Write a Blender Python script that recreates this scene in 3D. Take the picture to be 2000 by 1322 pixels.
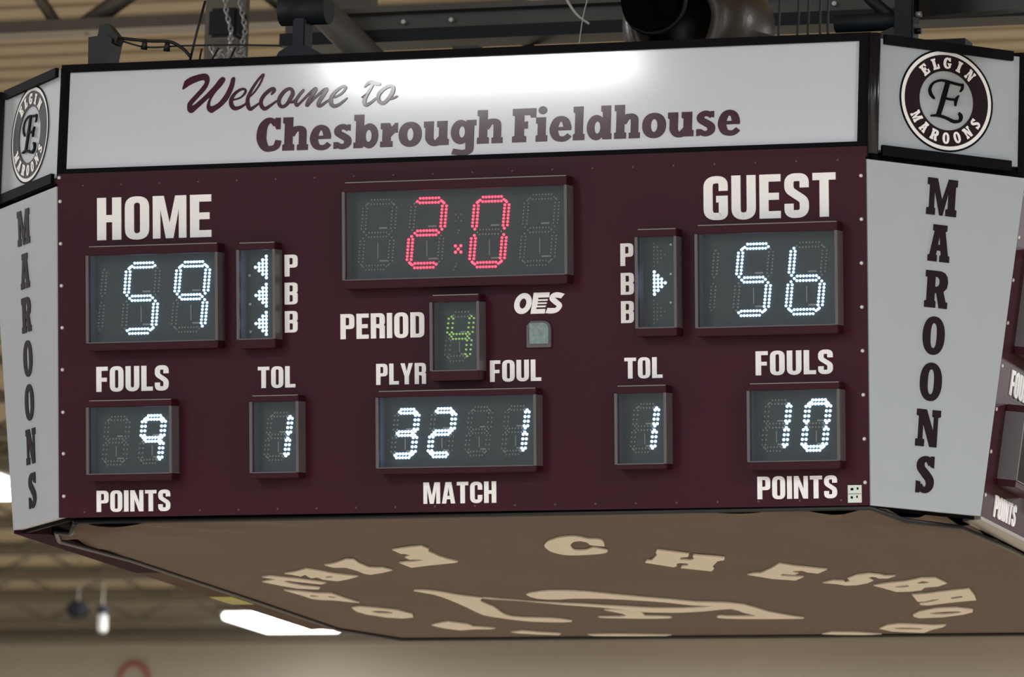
import bpy, bmesh, math, random
from mathutils import Vector, Matrix
from mathutils.geometry import tessellate_polygon
random.seed(7)
for o in list(bpy.data.objects): bpy.data.objects.remove(o, do_unlink=True)
SC = bpy.context.scene; COL = SC.collection
# ---------------------------------------------------------------- camera
cd = bpy.data.cameras.new('camera'); cam = bpy.data.objects.new('camera', cd); COL.objects.link(cam)
cd.sensor_width = 36; cd.lens = 224.70; cd.clip_start = 0.5; cd.clip_end = 300
R_ = Vector((0.94362924, 0.32960196, 0.03043699)); U_ = Vector((0.0234598, -0.15831822, 0.98710941)); F_ = Vector((-0.33017193, 0.93075125, 0.15712609))
m = Matrix((R_, U_, -F_)).transposed().to_4x4(); m.translation = Vector((7.55102, -22.55785, 2.90742)); cam.matrix_world = m
cd.dof.use_dof = True; cd.dof.focus_distance = 22.3; cd.dof.aperture_fstop = 5.0
SC.camera = cam
# ---------------------------------------------------------------- light
vs = SC.view_settings; vs.view_transform = 'Standard'; vs.look = 'None'; vs.gamma = 1; vs.use_curve_mapping = False; vs.exposure = 0.38
w = bpy.data.worlds.new('gym_air'); SC.world = w; w.use_nodes = True
w.node_tree.nodes['Background'].inputs[0].default_value = (0.84, 0.91, 1.0, 1); w.node_tree.nodes['Background'].inputs[1].default_value = 0.95
def area(name, loc, sx, sy, power, col=(.95, .98, 1), rot=(0, 0, 0)):
    l = bpy.data.lights.new(name, 'AREA'); l.shape = 'RECTANGLE'; l.size = sx; l.size_y = sy; l.energy = power; l.color = col
    o = bpy.data.objects.new(name, l); COL.objects.link(o); o.location = loc; o.rotation_euler = rot; return o
for x, y, p in ((-13, -4, 650), (9, -9, 850), (-9, 3, 350), (9, 3, 550), (-9, 15, 700), (9, 15, 700), (0, -30, 700), (-12, 27, 1500), (-2, 27, 1300), (9, 26, 700)):
    area('gym_lamp', (x, y, 9.35), 2.4, 1.2, p)
area('gym_lamp', (-3.15, -10.85, 9.3), 1.6, .42, 300)       # the tube fitting mirrored in the top of the header sign
area('gym_lamp', (-4.2, -13.9, 9.3), 6.5, 1.5, 90)
area('gym_lamp', (6.5, -19, 9.3), 2.4, 1.2, 900)
# ---------------------------------------------------------------- helpers
def mat(name, col, rough=.5, metal=0, spec=.5, emit=None, es=1, noise=0, nscale=8, coat=0, bump=0, coatr=.1):
    M = bpy.data.materials.new(name); M.use_nodes = True; nt = M.node_tree; b = nt.nodes['Principled BSDF']
    b.inputs['Base Color'].default_value = (*col, 1); b.inputs['Roughness'].default_value = rough; b.inputs['Metallic'].default_value = metal
    b.inputs['Specular IOR Level'].default_value = spec; b.inputs['Coat Weight'].default_value = coat; b.inputs['Coat Roughness'].default_value = coatr
    if emit: b.inputs['Emission Color'].default_value = (*emit, 1); b.inputs['Emission Strength'].default_value = es
    if noise or bump:
        tc = nt.nodes.new('ShaderNodeTexCoord'); n = nt.nodes.new('ShaderNodeTexNoise'); n.inputs['Scale'].default_value = nscale; n.inputs['Detail'].default_value = 5
        nt.links.new(tc.outputs['Object'], n.inputs['Vector'])
        if noise:
            mr = nt.nodes.new('ShaderNodeMapRange'); mr.inputs[1].default_value = .25; mr.inputs[2].default_value = .75; mr.inputs[3].default_value = 1 - noise; mr.inputs[4].default_value = 1 + noise
            mx = nt.nodes.new('ShaderNodeVectorMath'); mx.operation = 'SCALE'; mx.inputs[0].default_value = col
            nt.links.new(n.outputs[0], mr.inputs[0]); nt.links.new(mr.outputs[0], mx.inputs['Scale']); nt.links.new(mx.outputs[0], b.inputs['Base Color'])
        if bump:
            bp = nt.nodes.new('ShaderNodeBump'); bp.inputs['Strength'].default_value = bump; bp.inputs['Distance'].default_value = .02
            nt.links.new(n.outputs[0], bp.inputs['Height']); nt.links.new(bp.outputs[0], b.inputs['Normal'])
    return M
MT = dict(
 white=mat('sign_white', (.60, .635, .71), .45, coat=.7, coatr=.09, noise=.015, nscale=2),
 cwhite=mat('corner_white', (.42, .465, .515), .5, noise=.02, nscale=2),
 maroon=mat('maroon_paint', (.041, .0044, .0125), .42, spec=.20, noise=.10, nscale=1.3),
 rail=mat('maroon_rail', (.037, .0040, .011), .45, spec=.20),
 black=mat('black_trim', (.006, .0055, .007), .7, spec=.06),
 mouthblack=mat('horn_mouth_black', (.004, .004, .005), .85, spec=.05),
 gblack=mat('black_post', (.006, .006, .010), .3, spec=.5),
 vink=mat('maroon_vinyl', (.044, .004, .016), .5, spec=.1, coat=.5, coatr=.09),
 dink=mat('dark_maroon_vinyl', (.013, .005, .009), .55, spec=.2),
 vwhite=mat('white_vinyl', (.98, .985, 1.0), .5, noise=.02, nscale=20),
 greymetal=mat('grey_housing', (.11, .095, .105), .4),
 pcb=mat('circuit_board', (.014, .028, .024), .5, noise=.28, nscale=60),
 unlit=mat('unlit_led', (.26, .27, .23), .35),
 ledw=mat('white_led', (.8, .9, 1), emit=(.36, .60, 1.0), es=3.6), 
 ledr=mat('red_led', (.9, .1, .15), emit=(1.0, .035, .075), es=3.0),
 ledg=mat('green_led', (.4, .6, .2), emit=(.35, .60, .16), es=.42),
 banner=mat('banner_cloth', (.098, .067, .051), .85, noise=.06, nscale=1.5, bump=.25),
 cream=mat('cream_vinyl', (.68, .63, .55), .7, noise=.04, nscale=6),
 lightmetal=mat('light_metal', (.24, .225, .21), .45, metal=.3, noise=.12, nscale=9),
 brownmetal=mat('brown_metal', (.085, .060, .048), .9, spec=.08, noise=.2, nscale=3),
 maroonmetal=mat('dull_maroon_metal', (.030, .012, .020), .9, spec=.05, noise=.3, nscale=6),
 steel=mat('grey_steel', (.115, .11, .10), .55, metal=.1, noise=.18, nscale=2),
 darksteel=mat('dark_steel', (.010, .014, .018), .55, spec=.3, noise=.15, nscale=2),
 bluesteel=mat('blue_black_steel', (.010, .013, .022), .5, spec=.3),
 joist=mat('joist_paint', (.15, .14, .118), .7, noise=.1, nscale=1),
 chain=mat('galvanised_chain', (.45, .47, .50), .35, metal=.8),
 rubber=mat('black_rubber', (.008, .008, .010), .5),
 horn=mat('horn_plastic', (.048, .034, .024), .36, spec=.45, noise=.35, nscale=5, bump=.4),
 sensor=mat('sensor_lens', (.20, .27, .27), .25, noise=.3, nscale=60),
 cord=mat('pale_cord', (.55, .55, .52), .6),
 screw=mat('screw_zinc', (.62, .60, .60), .35, metal=.3),
 dscrew=mat('painted_screw', (.10, .045, .06), .4),
 sticker=mat('sticker_paper', (.72, .80, .74), .6),
 yellow=mat('yellow_tape', (.30, .28, .04), .6),
 deck=mat('roof_deck', (.27, .225, .16), .8, noise=.12, nscale=.6),
 wallp=mat('painted_block', (.34, .31, .265), .85, noise=.10, nscale=.35),
 paintred=mat('red_wall_paint', (.28, .06, .05), .8),
 woodf=mat('maple_floor', (.60, .49, .36), .4, noise=.06, nscale=.8),
 lampg=mat('lamp_diffuser', (1, 1, 1), emit=(1, 1, .97), es=6),
)
G = bpy.data.materials.new('clear_cover'); G.use_nodes = True; nt = G.node_tree; nt.nodes.clear()
o_ = nt.nodes.new('ShaderNodeOutputMaterial'); tr = nt.nodes.new('ShaderNodeBsdfTransparent'); gl = nt.nodes.new('ShaderNodeBsdfGlossy'); mx = nt.nodes.new('ShaderNodeMixShader'); fr = nt.nodes.new('ShaderNodeFresnel')
fr.inputs[0].default_value = 1.32; gl.inputs['Roughness'].default_value = .12; tr.inputs[0].default_value = (.95, .96, .96, 1)
nt.links.new(fr.outputs[0], mx.inputs[0]); nt.links.new(tr.outputs[0], mx.inputs[1]); nt.links.new(gl.outputs[0], mx.inputs[2]); nt.links.new(mx.outputs[0], o_.inputs[0]); MT['cover'] = G

class B:
    """collects shapes in one bmesh; mi = material slot"""
    def __init__(s): s.bm = bmesh.new()
    def face(s, pts, mi=0):
        try: f = s.bm.faces.new([s.bm.verts.new(p) for p in pts]); f.material_index = mi
        except ValueError: pass
    def box(s, x0, y0, z0, x1, y1, z1, mi=0, bev=0):
        vs = [s.bm.verts.new((x, y, z)) for z in (z0, z1) for y in (y0, y1) for x in (x0, x1)]
        fs = [s.bm.faces.new([vs[i] for i in f]) for f in ((0, 2, 3, 1), (4, 5, 7, 6), (0, 1, 5, 4), (2, 6, 7, 3), (0, 4, 6, 2), (1, 3, 7, 5))]
        for f in fs: f.material_index = mi
        if bev: bmesh.ops.bevel(s.bm, geom=list({e for f in fs for e in f.edges}), offset=bev, segments=2, affect='EDGES', material=-1)
        return s
    def prism(s, loops, z0, z1, mi=0, back=False):
        """polygon (outer + holes) in XY, from z0 up to z1"""
        P = [[Vector((x, y, 0)) for x, y in l] for l in loops]; flat = [p for l in P for p in l]
        top = [s.bm.verts.new((p.x, p.y, z1)) for p in flat]
        for t in tessellate_polygon(P):
            a, b, c = (flat[i] for i in t)
            n = (b - a).cross(c - a).z
            if abs(n) < 1e-12: continue
            t = t if n > 0 else t[::-1]
            try: s.bm.faces.new([top[i] for i in t]).material_index = mi
            except ValueError: pass
        k = 0
        bot = [s.bm.verts.new((p.x, p.y, z0)) for p in flat]
        for li, l in enumerate(P):
            n = len(l); ar = sum(l[i].x * l[(i + 1) % n].y - l[(i + 1) % n].x * l[i].y for i in range(n))
            for i in range(n):
                a, b = k + i, k + (i + 1) % n
                q = [bot[a], bot[b], top[b], top[a]]
                if (ar < 0) != (li > 0): q = q[::-1]
                try: s.bm.faces.new(q).material_index = mi
                except ValueError: pass
            k += n
        if back:
            for t in tessellate_polygon(P):
                try: s.bm.faces.new([bot[i] for i in t]).material_index = mi
                except ValueError: pass
        return s
    def ribbon(s, pts, a, b, z0, z1, mi=0, closed=False, rise=0.0, round_=False):
        """flat band along pts (x,y[,w]); half widths a (across x) and b (across y); w scales both"""
        n = len(pts); L = []; 
        for i, p in enumerate(pts):
            if closed: q0, q1 = pts[(i - 1) % n], pts[(i + 1) % n]
            else: q0, q1 = pts[max(i - 1, 0)], pts[min(i + 1, n - 1)]
            t = Vector((q1[0] - q0[0], q1[1] - q0[1])); t = t.normalized() if t.length > 1e-9 else Vector((1, 0))
            k = p[2] if len(p) > 2 else 1
            L.append((Vector((p[0] - t.y * a * k, p[1] + t.x * b * k)), Vector((p[0] + t.y * a * k, p[1] - t.x * b * k)), z1 + rise * i / n))
        V = []
        for l, r, z in L: V.append([s.bm.verts.new((l.x, l.y, z)), s.bm.verts.new((r.x, r.y, z)), s.bm.verts.new((l.x, l.y, z0)), s.bm.verts.new((r.x, r.y, z0))])
        for i in range(n if closed else n - 1):
            A_, B_ = V[i], V[(i + 1) % n]
            for q in ((A_[0], A_[1], B_[1], B_[0]), (A_[2], A_[0], B_[0], B_[2]), (A_[1], A_[3], B_[3], B_[1])): s.bm.faces.new(q).material_index = mi
        if not closed:
            for E, rv in ((V[0], False), (V[-1], True)):
                q = (E[1], E[0], E[2], E[3]); s.bm.faces.new(q if rv else q[::-1]).material_index = mi
        if round_ and not closed:
            for (l, r, z), k in ((L[0], 1), (L[-1], -1)):
                c = (l + r) / 2; v = (l - c); R = v.length; a0 = math.atan2(v.y, v.x)
                arc = [Vector((c.x + R * math.cos(a0 + k * math.pi * j / 8), c.y + R * math.sin(a0 + k * math.pi * j / 8))) for j in range(9)]
                vv = [s.bm.verts.new((q.x, q.y, z - 2e-5)) for q in arc]
                s.bm.faces.new(vv if k > 0 else vv[::-1]).material_index = mi
        return s
    def tube(s, pts, r, n=8, mi=0, cap=True):
        pts = [Vector(p) for p in pts]; rings = []; prev = None
        for i, p in enumerate(pts):
            t = (pts[min(i + 1, len(pts) - 1)] - pts[max(i - 1, 0)]).normalized()
            ax = prev if prev is not None else (Vector((0, 0, 1)) if abs(t.z) < .9 else Vector((1, 0, 0)))
            u = (ax - t * ax.dot(t)).normalized(); v = t.cross(u); prev = u
            rr = r[i] if isinstance(r, (list, tuple)) else r
            rings.append([s.bm.verts.new(p + (u * math.cos(2 * math.pi * j / n) + v * math.sin(2 * math.pi * j / n)) * rr) for j in range(n)])
        for A_, B_ in zip(rings, rings[1:]):
            for j in range(n): f = s.bm.faces.new((A_[j], A_[(j + 1) % n], B_[(j + 1) % n], B_[j])); f.material_index = mi; f.smooth = True
        if cap:
            for R2 in (rings[0][::-1], rings[-1]): s.bm.faces.new(R2).material_index = mi
        return s
    def dome(s, x, y, z, r, h, mi=0, n=6):
        base = [s.bm.verts.new((x + r * math.cos(2 * math.pi * j / n), y + r * math.sin(2 * math.pi * j / n), z)) for j in range(n)]
        mid = [s.bm.verts.new((x + .72 * r * math.cos(2 * math.pi * j / n), y + .72 * r * math.sin(2 * math.pi * j / n), z + h)) for j in range(n)]
        for j in range(n): s.bm.faces.new((base[j], base[(j + 1) % n], mid[(j + 1) % n], mid[j])).material_index = mi
        s.bm.faces.new(mid).material_index = mi
    def mesh(s, name, mats):
        me = bpy.data.meshes.new(name); s.bm.to_mesh(me); s.bm.free()
        for m_ in (mats if isinstance(mats, (list, tuple)) else [mats]): me.materials.append(MT[m_])
        return me
def link(name, me, M, parent=None, label=None, cat=None, group=None, kind=None):
    o = bpy.data.objects.new(name, me); COL.objects.link(o)
    if parent is not None:
        o.parent = parent; o.matrix_parent_inverse = parent_world(parent).inverted()
    o['_m'] = 0; del o['_m']
    o.matrix_basis = M; WM[o.name] = M
    if label: o['label'] = label
    if cat: o['category'] = cat
    if group: o['group'] = group
    if kind: o['kind'] = kind
    return o
WM = {}
def parent_world(p): return WM[p.name]
I4 = Matrix.Identity(4)
def empty(name, loc, label, cat, group=None): return link(name, None, Matrix.Translation(loc), None, label, cat, group)
def frame(O, X, Y):
    X = Vector(X).normalized(); Y = Vector(Y).normalized(); N = X.cross(Y)
    M = Matrix((X, Y, N)).transposed().to_4x4(); M.translation = Vector(O); return M
def fillet(P, closed=False, seg=6):
    """P: (x,y,r) -> polyline with rounded corners"""
    n = len(P); out = []
    for i, (x, y, r) in enumerate(P):
        if r <= 0 or (not closed and i in (0, n - 1)): out.append((x, y)); continue
        p = Vector((x, y)); a = Vector(P[(i - 1) % n][:2]) - p; b = Vector(P[(i + 1) % n][:2]) - p
        ca = max(-1, min(1, a.normalized().dot(b.normalized()))); th = math.acos(ca)
        if th > 3.1: out.append((x, y)); continue
        d = min(r / math.tan(th / 2), a.length * .499, b.length * .499); q0 = p + a.normalized() * d; q1 = p + b.normalized() * d
        for k in range(seg + 1):
            t = k / seg; c = q0 * (1 - t) ** 2 * 1 + p * 2 * t * (1 - t) + q1 * t * t; out.append((c.x, c.y))
    return out
def smooth(P, sub=4, closed=False):
    n = len(P); out = []; rng = range(n if closed else n - 1)
    for i in rng:
        p = [P[(i + k) % n] if closed else P[min(max(i + k, 0), n - 1)] for k in (-1, 0, 1, 2)]
        for j in range(sub):
            t = j / sub
            out.append(tuple(.5 * (2 * p[1][c] + (p[2][c] - p[0][c]) * t + (2 * p[0][c] - 5 * p[1][c] + 4 * p[2][c] - p[3][c]) * t * t + (3 * p[1][c] - p[0][c] - 3 * p[2][c] + p[3][c]) * t ** 3) for c in range(len(P[0]))))
    if not closed: out.append(tuple(P[-1]))
    return out
def ell(cx, cy, rx, ry, n=36, pw=1.0): 
    o = []
    for i in range(n):
        a = 2 * math.pi * i / n; c, s_ = math.cos(a), math.sin(a)
        o.append((cx + rx * math.copysign(abs(c) ** pw, c), cy + ry * math.copysign(abs(s_) ** pw, s_)))
    return o
# ---------------------------------------------------------------- lettering. glyph = (width, [pieces]); pieces ('p',loops) or ('r',pts,a,b) in cap-height units
def sans(ch):
    s, h = .205, .165; a, b = s / 2, h / 2
    w = {'I': s, 'M': .76, 'N': .60, 'T': .52, 'L': .46, 'F': .46, 'E': .48, 'Y': .60, 'A': .60}.get(ch, .55); l, r = a, w - a; R = .17
    if ch == 'I': return w, [('p', [[(0, 0), (s, 0), (s, 1), (0, 1)]])]
    if ch == 'H': return w, [('p', [[(0, 0), (s, 0), (s, .42), (w - s, .42), (w - s, 0), (w, 0), (w, 1), (w - s, 1), (w - s, .59), (s, .59), (s, 1), (0, 1)]])]
    if ch == 'O': return w, [('p', [fillet([(0, -.01, .26), (w, -.01, .26), (w, 1.01, .26), (0, 1.01, .26)], True), fillet([(s, .14, .09), (w - s, .14, .09), (w - s, .86, .09), (s, .86, .09)], True)])]
    if ch == 'D': return w, [('p', [fillet([(0, 0, 0), (w, 0, .22), (w, 1, .22), (0, 1, 0)], True), fillet([(s, .15, 0), (w - s, .15, .07), (w - s, .85, .07), (s, .85, 0)], True)])]
    if ch == 'M': return w, [('p', [[(0, 0), (.17, 0), (.17, .70), (w / 2 - .085, 0), (w / 2 + .085, 0), (w - .17, .70), (w - .17, 0), (w, 0), (w, 1), (w - .25, 1), (w / 2, .36), (.25, 1), (0, 1)]])]
    if ch == 'N': return w, [('p', [[(0, 0), (.185, 0), (.185, .60), (w - .20, 0), (w, 0), (w, 1), (w - .185, 1), (w - .185, .42), (.20, 1), (0, 1)]])]
    if ch == 'E': return w, [('p', [[(0, 0), (w, 0), (w, h), (s, h), (s, .42), (w - .04, .42), (w - .04, .58), (s, .58), (s, 1 - h), (w, 1 - h), (w, 1), (0, 1)]])]
    if ch == 'F': return w, [('p', [[(0, 0), (s, 0), (s, .40), (w - .04, .40), (w - .04, .56), (s, .56), (s, 1 - h), (w, 1 - h), (w, 1), (0, 1)]])]
    if ch == 'L': return w, [('p', [[(0, 0), (w, 0), (w, h), (s, h), (s, 1), (0, 1)]])]
    if ch == 'T': return w, [('p', [[(w / 2 - a, 0), (w / 2 + a, 0), (w / 2 + a, 1 - h), (w, 1 - h), (w, 1), (0, 1), (0, 1 - h), (w / 2 - a, 1 - h)]])]
    if ch == 'Y': return w, [('p', [[(w / 2 - a, 0), (w / 2 + a, 0), (w / 2 + a, .38), (w, 1), (w - .20, 1), (w / 2, .60), (.20, 1), (0, 1), (w / 2 - a, .38)]])]
    if ch == 'A': return w, [('p', [[(0, 0), (.19, 0), (.22, .20), (w - .22, .20), (w - .19, 0), (w, 0), (w - .17, 1), (.17, 1)], [(.245, .36), (w - .245, .36), (w / 2, .78)]])]
    if ch == 'U': return w, [('r', fillet([(l, 1, 0), (l, b - .01, R), (r, b - .01, R), (r, 1, 0)]), a, b)]
    if ch == 'C': return w, [('r', fillet([(r, .62, 0), (r, 1 - b, R), (l, 1 - b, R), (l, b, R), (r, b, R), (r, .38, 0)]), a, b)]
    if ch == 'G': return w, [('r', fillet([(r, .66, 0), (r, 1 - b, R), (l, 1 - b, R), (l, b, R), (r, b, R * .5), (r, .53, 0)]), a, b), ('p', [[(w * .52, .40), (w, .40), (w, .55), (w * .52, .55)]])]
    if ch == 'S': return w, [('r', fillet([(r, .68, 0), (r, 1 - b, R), (l, 1 - b, R), (l, .63, .16), (r, .39, .16), (r, b, R), (l, b, R), (l, .32, 0)], seg=8), a, b * 1.08)]
    if ch == 'P': return w, [('p', [fillet([(0, 0, 0), (s, 0, 0), (s, .40, 0), (w, .40, .2), (w, 1, .2), (0, 1, 0)], True), fillet([(s, .55, 0), (w - s, .55, .06), (w - s, .85, .06), (s, .85, 0)], True)])]
    if ch == 'R': return w, [('p', [fillet([(0, 0, 0), (s, 0, 0), (s, .42, 0), (w - s, .40, .05), (w - s, 0, 0), (w, 0, 0), (w, .50, .08), (w - .05, .52, .02), (w, .60, .08), (w, 1, .2), (0, 1, 0)], True), fillet([(s, .57, 0), (w - s, .57, .05), (w - s, .85, .06), (s, .85, 0)], True)])]
    if ch == 'B': return w, [('p', [fillet([(0, 0, 0), (w, 0, .2), (w, .50, .12), (w - .06, .53, .02), (w, .58, .1), (w, 1, .18), (0, 1, 0)], True), fillet([(s, .13, 0), (w - s, .13, .06), (w - s, .43, .06), (s, .43, 0)], True), fillet([(s, .59, 0), (w - s, .59, .06), (w - s, .87, .06), (s, .87, 0)], True)])]
def slab(ch):
    s, h, q = .25, .17, .055      # stem, slab height, slab overhang
    st = lambda x, y0, y1, l0=1, r0=1, l1=1, r1=0: [(x - q * l0, y0), (x + s + q * r0, y0), (x + s + q * r0, y0 + h), (x + s, y0 + h + .03), (x + s, y1 - h - .03), (x + s + q * r1, y1 - h), (x + s + q * r1, y1), (x - q * l1, y1), (x - q * l1, y1 - h), (x, y1 - h - .03), (x, y0 + h + .03), (x - q * l0, y0 + h)]
    X = .72
    if ch == 'l': return s + 2 * q, [('p', [st(q, 0, 1)])]
    if ch == 'i': return s + 2 * q, [('p', [st(q, 0, X)]), ('p', [ell(q + s / 2 + .02, .93, .135, .12, 20)])]
    if ch == 'h': return .77, [('p', [st(q, 0, 1)]), ('r', fillet([(.25, .46, 0), (.36, .64, .1), (.60, .66, .16), (.605, .40, .1), (.605, .10, 0)]), .115, .085), ('p', [[(.44, 0), (.77, 0), (.77, h), (.44, h)]])]
    if ch == 'u': return .76, [('p', [[(.0, X), (.0, X - h), (.05, X - h - .03), (.05, .5), (.30, .5), (.30, X)]]), ('r', fillet([(.175, .56, 0), (.175, .20, .14), (.27, .055, .16), (.42, .07, .1), (.56, .22, 0)]), .125, .085), ('p', [[(.46, X), (.40, X), (.40, X - h), (.46, X - h - .03), (.46, 0), (.76, 0), (.76, h), (.71, h + .03), (.71, X)]])]
    if ch == 'o': return .70, [('p', [ell(.35, .355, .35, .375, 32, .92), ell(.35, .355, .095, .19, 24)])]
    if ch == 'e': return .64, [('r', smooth([(.60, .17, .72), (.48, .07, .80), (.34, .055, .85), (.20, .12, .95), (.125, .34, 1), (.20, .58, .95), (.33, .655, .9), (.46, .60, .92), (.52, .45, .95), (.525, .36, 1)], 4), .125, .095), ('p', [[(.2, .31), (.645, .31), (.645, .41), (.2, .41)]])]
    if ch == 'c' or ch == 'C': 
        return .72, [('r', smooth([(.66, .32, .75), (.60, .14, .85), (.45, .075, .9), (.28, .10, 1), (.165, .30, 1.15), (.145, .52, 1.2), (.19, .76, 1.1), (.33, .92, .95), (.47, .90, .8), (.57, .78, .7)], 4), .125, .095), ('p', [[(.55, 1.0), (.71, 1.0), (.71, .65), (.58, .65), (.50, .85)]])]
    if ch == 's': return .53, [('r', smooth([(.44, .56, .7), (.36, .63, .85), (.25, .66, .9), (.13, .59, .95), (.13, .47, 1), (.27, .38, 1.1), (.41, .28, 1.05), (.41, .13, .95), (.28, .06, .9), (.16, .09, .85), (.09, .16, .7)], 4), .115, .090), ('p', [[(.40, .72), (.50, .72), (.50, .53), (.40, .55)]]), ('p', [[(0, 0), (.10, 0), (.13, .20), (0, .20)]])]
    if ch == 'b': return .74, [('p', [[(0, 1), (0, 1 - h), (.06, .80), (.06, h), (0, h), (0, 0), (.28, 0), (.30, .06), (.30, 1)]]), ('p', [ell(.47, .355, .27, .375, 28), ell(.45, .355, .09, .18, 20)])]
    if ch == 'd': return .76, [('p', [[(.43, 1), (.43, 1 - h), (.48, .80), (.48, 0), (.76, 0), (.76, h), (.73, h), (.73, 1)]]), ('p', [ell(.29, .355, .29, .375, 28), ell(.325, .355, .09, .18, 20)])]
    if ch == 'g': return .76, [('p', [[(.46, X), (.76, X), (.76, X - h), (.70, X - h), (.70, .0), (.45, .0), (.45, .6)]]), ('p', [ell(.29, .37, .29, .365, 28), ell(.335, .37, .09, .17, 20)]), ('r', fillet([(.575, .05, 0), (.575, -.22, .16), (.35, -.255, .1), (.06, -.20, 0)]), .125, .085)]
    if ch == 'r': return .53, [('p', [[(0, X), (0, X - h), (.06, X - h - .03), (.06, h), (0, h), (0, 0), (.38, 0), (.38, h), (.32, h), (.32, .3), (.44, .42), (.53, .42), (.53, X), (.44, X - .01), (.34, .60), (.28, X)]])]
    if ch == 'F': return .70, [('p', [[(0, 0), (.42, 0), (.42, h), (.35, h + .03), (.35, .40), (.46, .40), (.46, .62), (.35, .60), (.35, .80), (.52, .80), (.54, .72), (.70, .72), (.70, 1), (0, 1), (0, .80), (.07, .78), (.07, h + .03), (0, h)]])]
    if ch == 'M': return .86, [('p', [[(0, 0), (.25, 0), (.25, .18), (.215, .20), (.215, .66), (.38, 0), (.47, 0), (.61, .64), (.61, .20), (.55, .18), (.55, 0), (.86, 0), (.86, .18), (.81, .20), (.81, .80), (.86, .82), (.86, 1), (.60, 1), (.435, .42), (.28, 1), (0, 1), (0, .82), (.07, .80), (.07, .20), (0, .18)]])]
    if ch == 'A': return .66, [('p', [[(0, 0), (.28, 0), (.28, .17), (.245, .18), (.27, .30), (.38, .30), (.40, .18), (.36, .17), (.36, 0), (.66, 0), (.66, .17), (.61, .18), (.50, .82), (.55, .84), (.55, 1), (.12, 1), (.12, .84), (.17, .82), (.05, .18), (0, .17)], [(.29, .46), (.365, .46), (.33, .70)]])]
    if ch == 'R': return .72, [('p', [[(0, 0), (.35, 0), (.35, .17), (.31, .19), (.31, .40), (.36, .40), (.46, 0), (.72, 0), (.72, .17), (.66, .18), (.58, .45)] + [(.68, .55), (.71, .70), (.68, .86), (.60, .96), (.48, 1), (0, 1), (0, .83), (.06, .81), (.06, .19), (0, .17)], [(.31, .57), (.39, .58), (.44, .64), (.45, .70), (.44, .77), (.39, .83), (.31, .84)]])]
    if ch == 'O': return .66, [('p', [ell(.33, .5, .33, .52, 36, .9), ell(.33, .5, .095, .34, 24, .8)])]
    if ch == 'N': return .74, [('p', [[(0, 0), (.27, 0), (.27, .19), (.21, .20), (.21, .62), (.44, 0), (.66, 0), (.66, .80), (.74, .82), (.74, 1), (.48, 1), (.48, .82), (.53, .80), (.53, .42), (.30, 1), (0, 1), (0, .83), (.07, .81), (.07, .20), (0, .19)]])]
    if ch == 'S': return .56, [('r', smooth([(.44, .76, .7), (.38, .88, .85), (.27, .92, .9), (.14, .84, 1), (.13, .68, 1.1), (.27, .53, 1.2), (.42, .36, 1.15), (.42, .18, 1), (.30, .08, .95), (.18, .11, .85), (.11, .22, .7)], 4), .115, .09), ('p', [[(.42, 1), (.54, 1), (.54, .68), (.42, .72)]]), ('p', [[(0, 0), (.12, 0), (.14, .30), (0, .32)]])]
    if ch == 'E': return .72, [('p', [[(0, 0), (.68, 0), (.72, .36), (.57, .36), (.52, .17), (.36, .17), (.36, .42), (.42, .42), (.42, .36), (.53, .36), (.53, .66), (.42, .66), (.42, .59), (.36, .59), (.36, .83), (.50, .83), (.55, .68), (.69, .68), (.66, 1), (0, 1), (0, .85), (.08, .83), (.08, .17), (0, .15)]])]
    if ch == 'L': return .66, [('p', [[(0, 0), (.64, 0), (.66, .42), (.52, .42), (.47, .17), (.36, .17), (.36, .83), (.44, .85), (.44, 1), (0, 1), (0, .85), (.08, .83), (.08, .17), (0, .15)]])]
    if ch == 'I': return .44, [('p', [[(0, 0), (.44, 0), (.44, .16), (.36, .18), (.36, .82), (.44, .84), (.44, 1), (0, 1), (0, .84), (.08, .82), (.08, .18), (0, .16)]])]
    if ch == 'G': return .76, [('r', smooth([(.60, .40, .9), (.60, .16, .85), (.45, .085, .9), (.28, .10, 1), (.15, .30, 1.1), (.14, .52, 1.15), (.19, .76, 1.1), (.33, .92, .95), (.47, .90, .8), (.56, .78, .7)], 4), .115, .095), ('p', [[(.56, 1), (.70, 1), (.70, .66), (.57, .66), (.50, .86)]]), ('p', [[(.42, .36), (.76, .36), (.76, .50), (.42, .50)]])]
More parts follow.
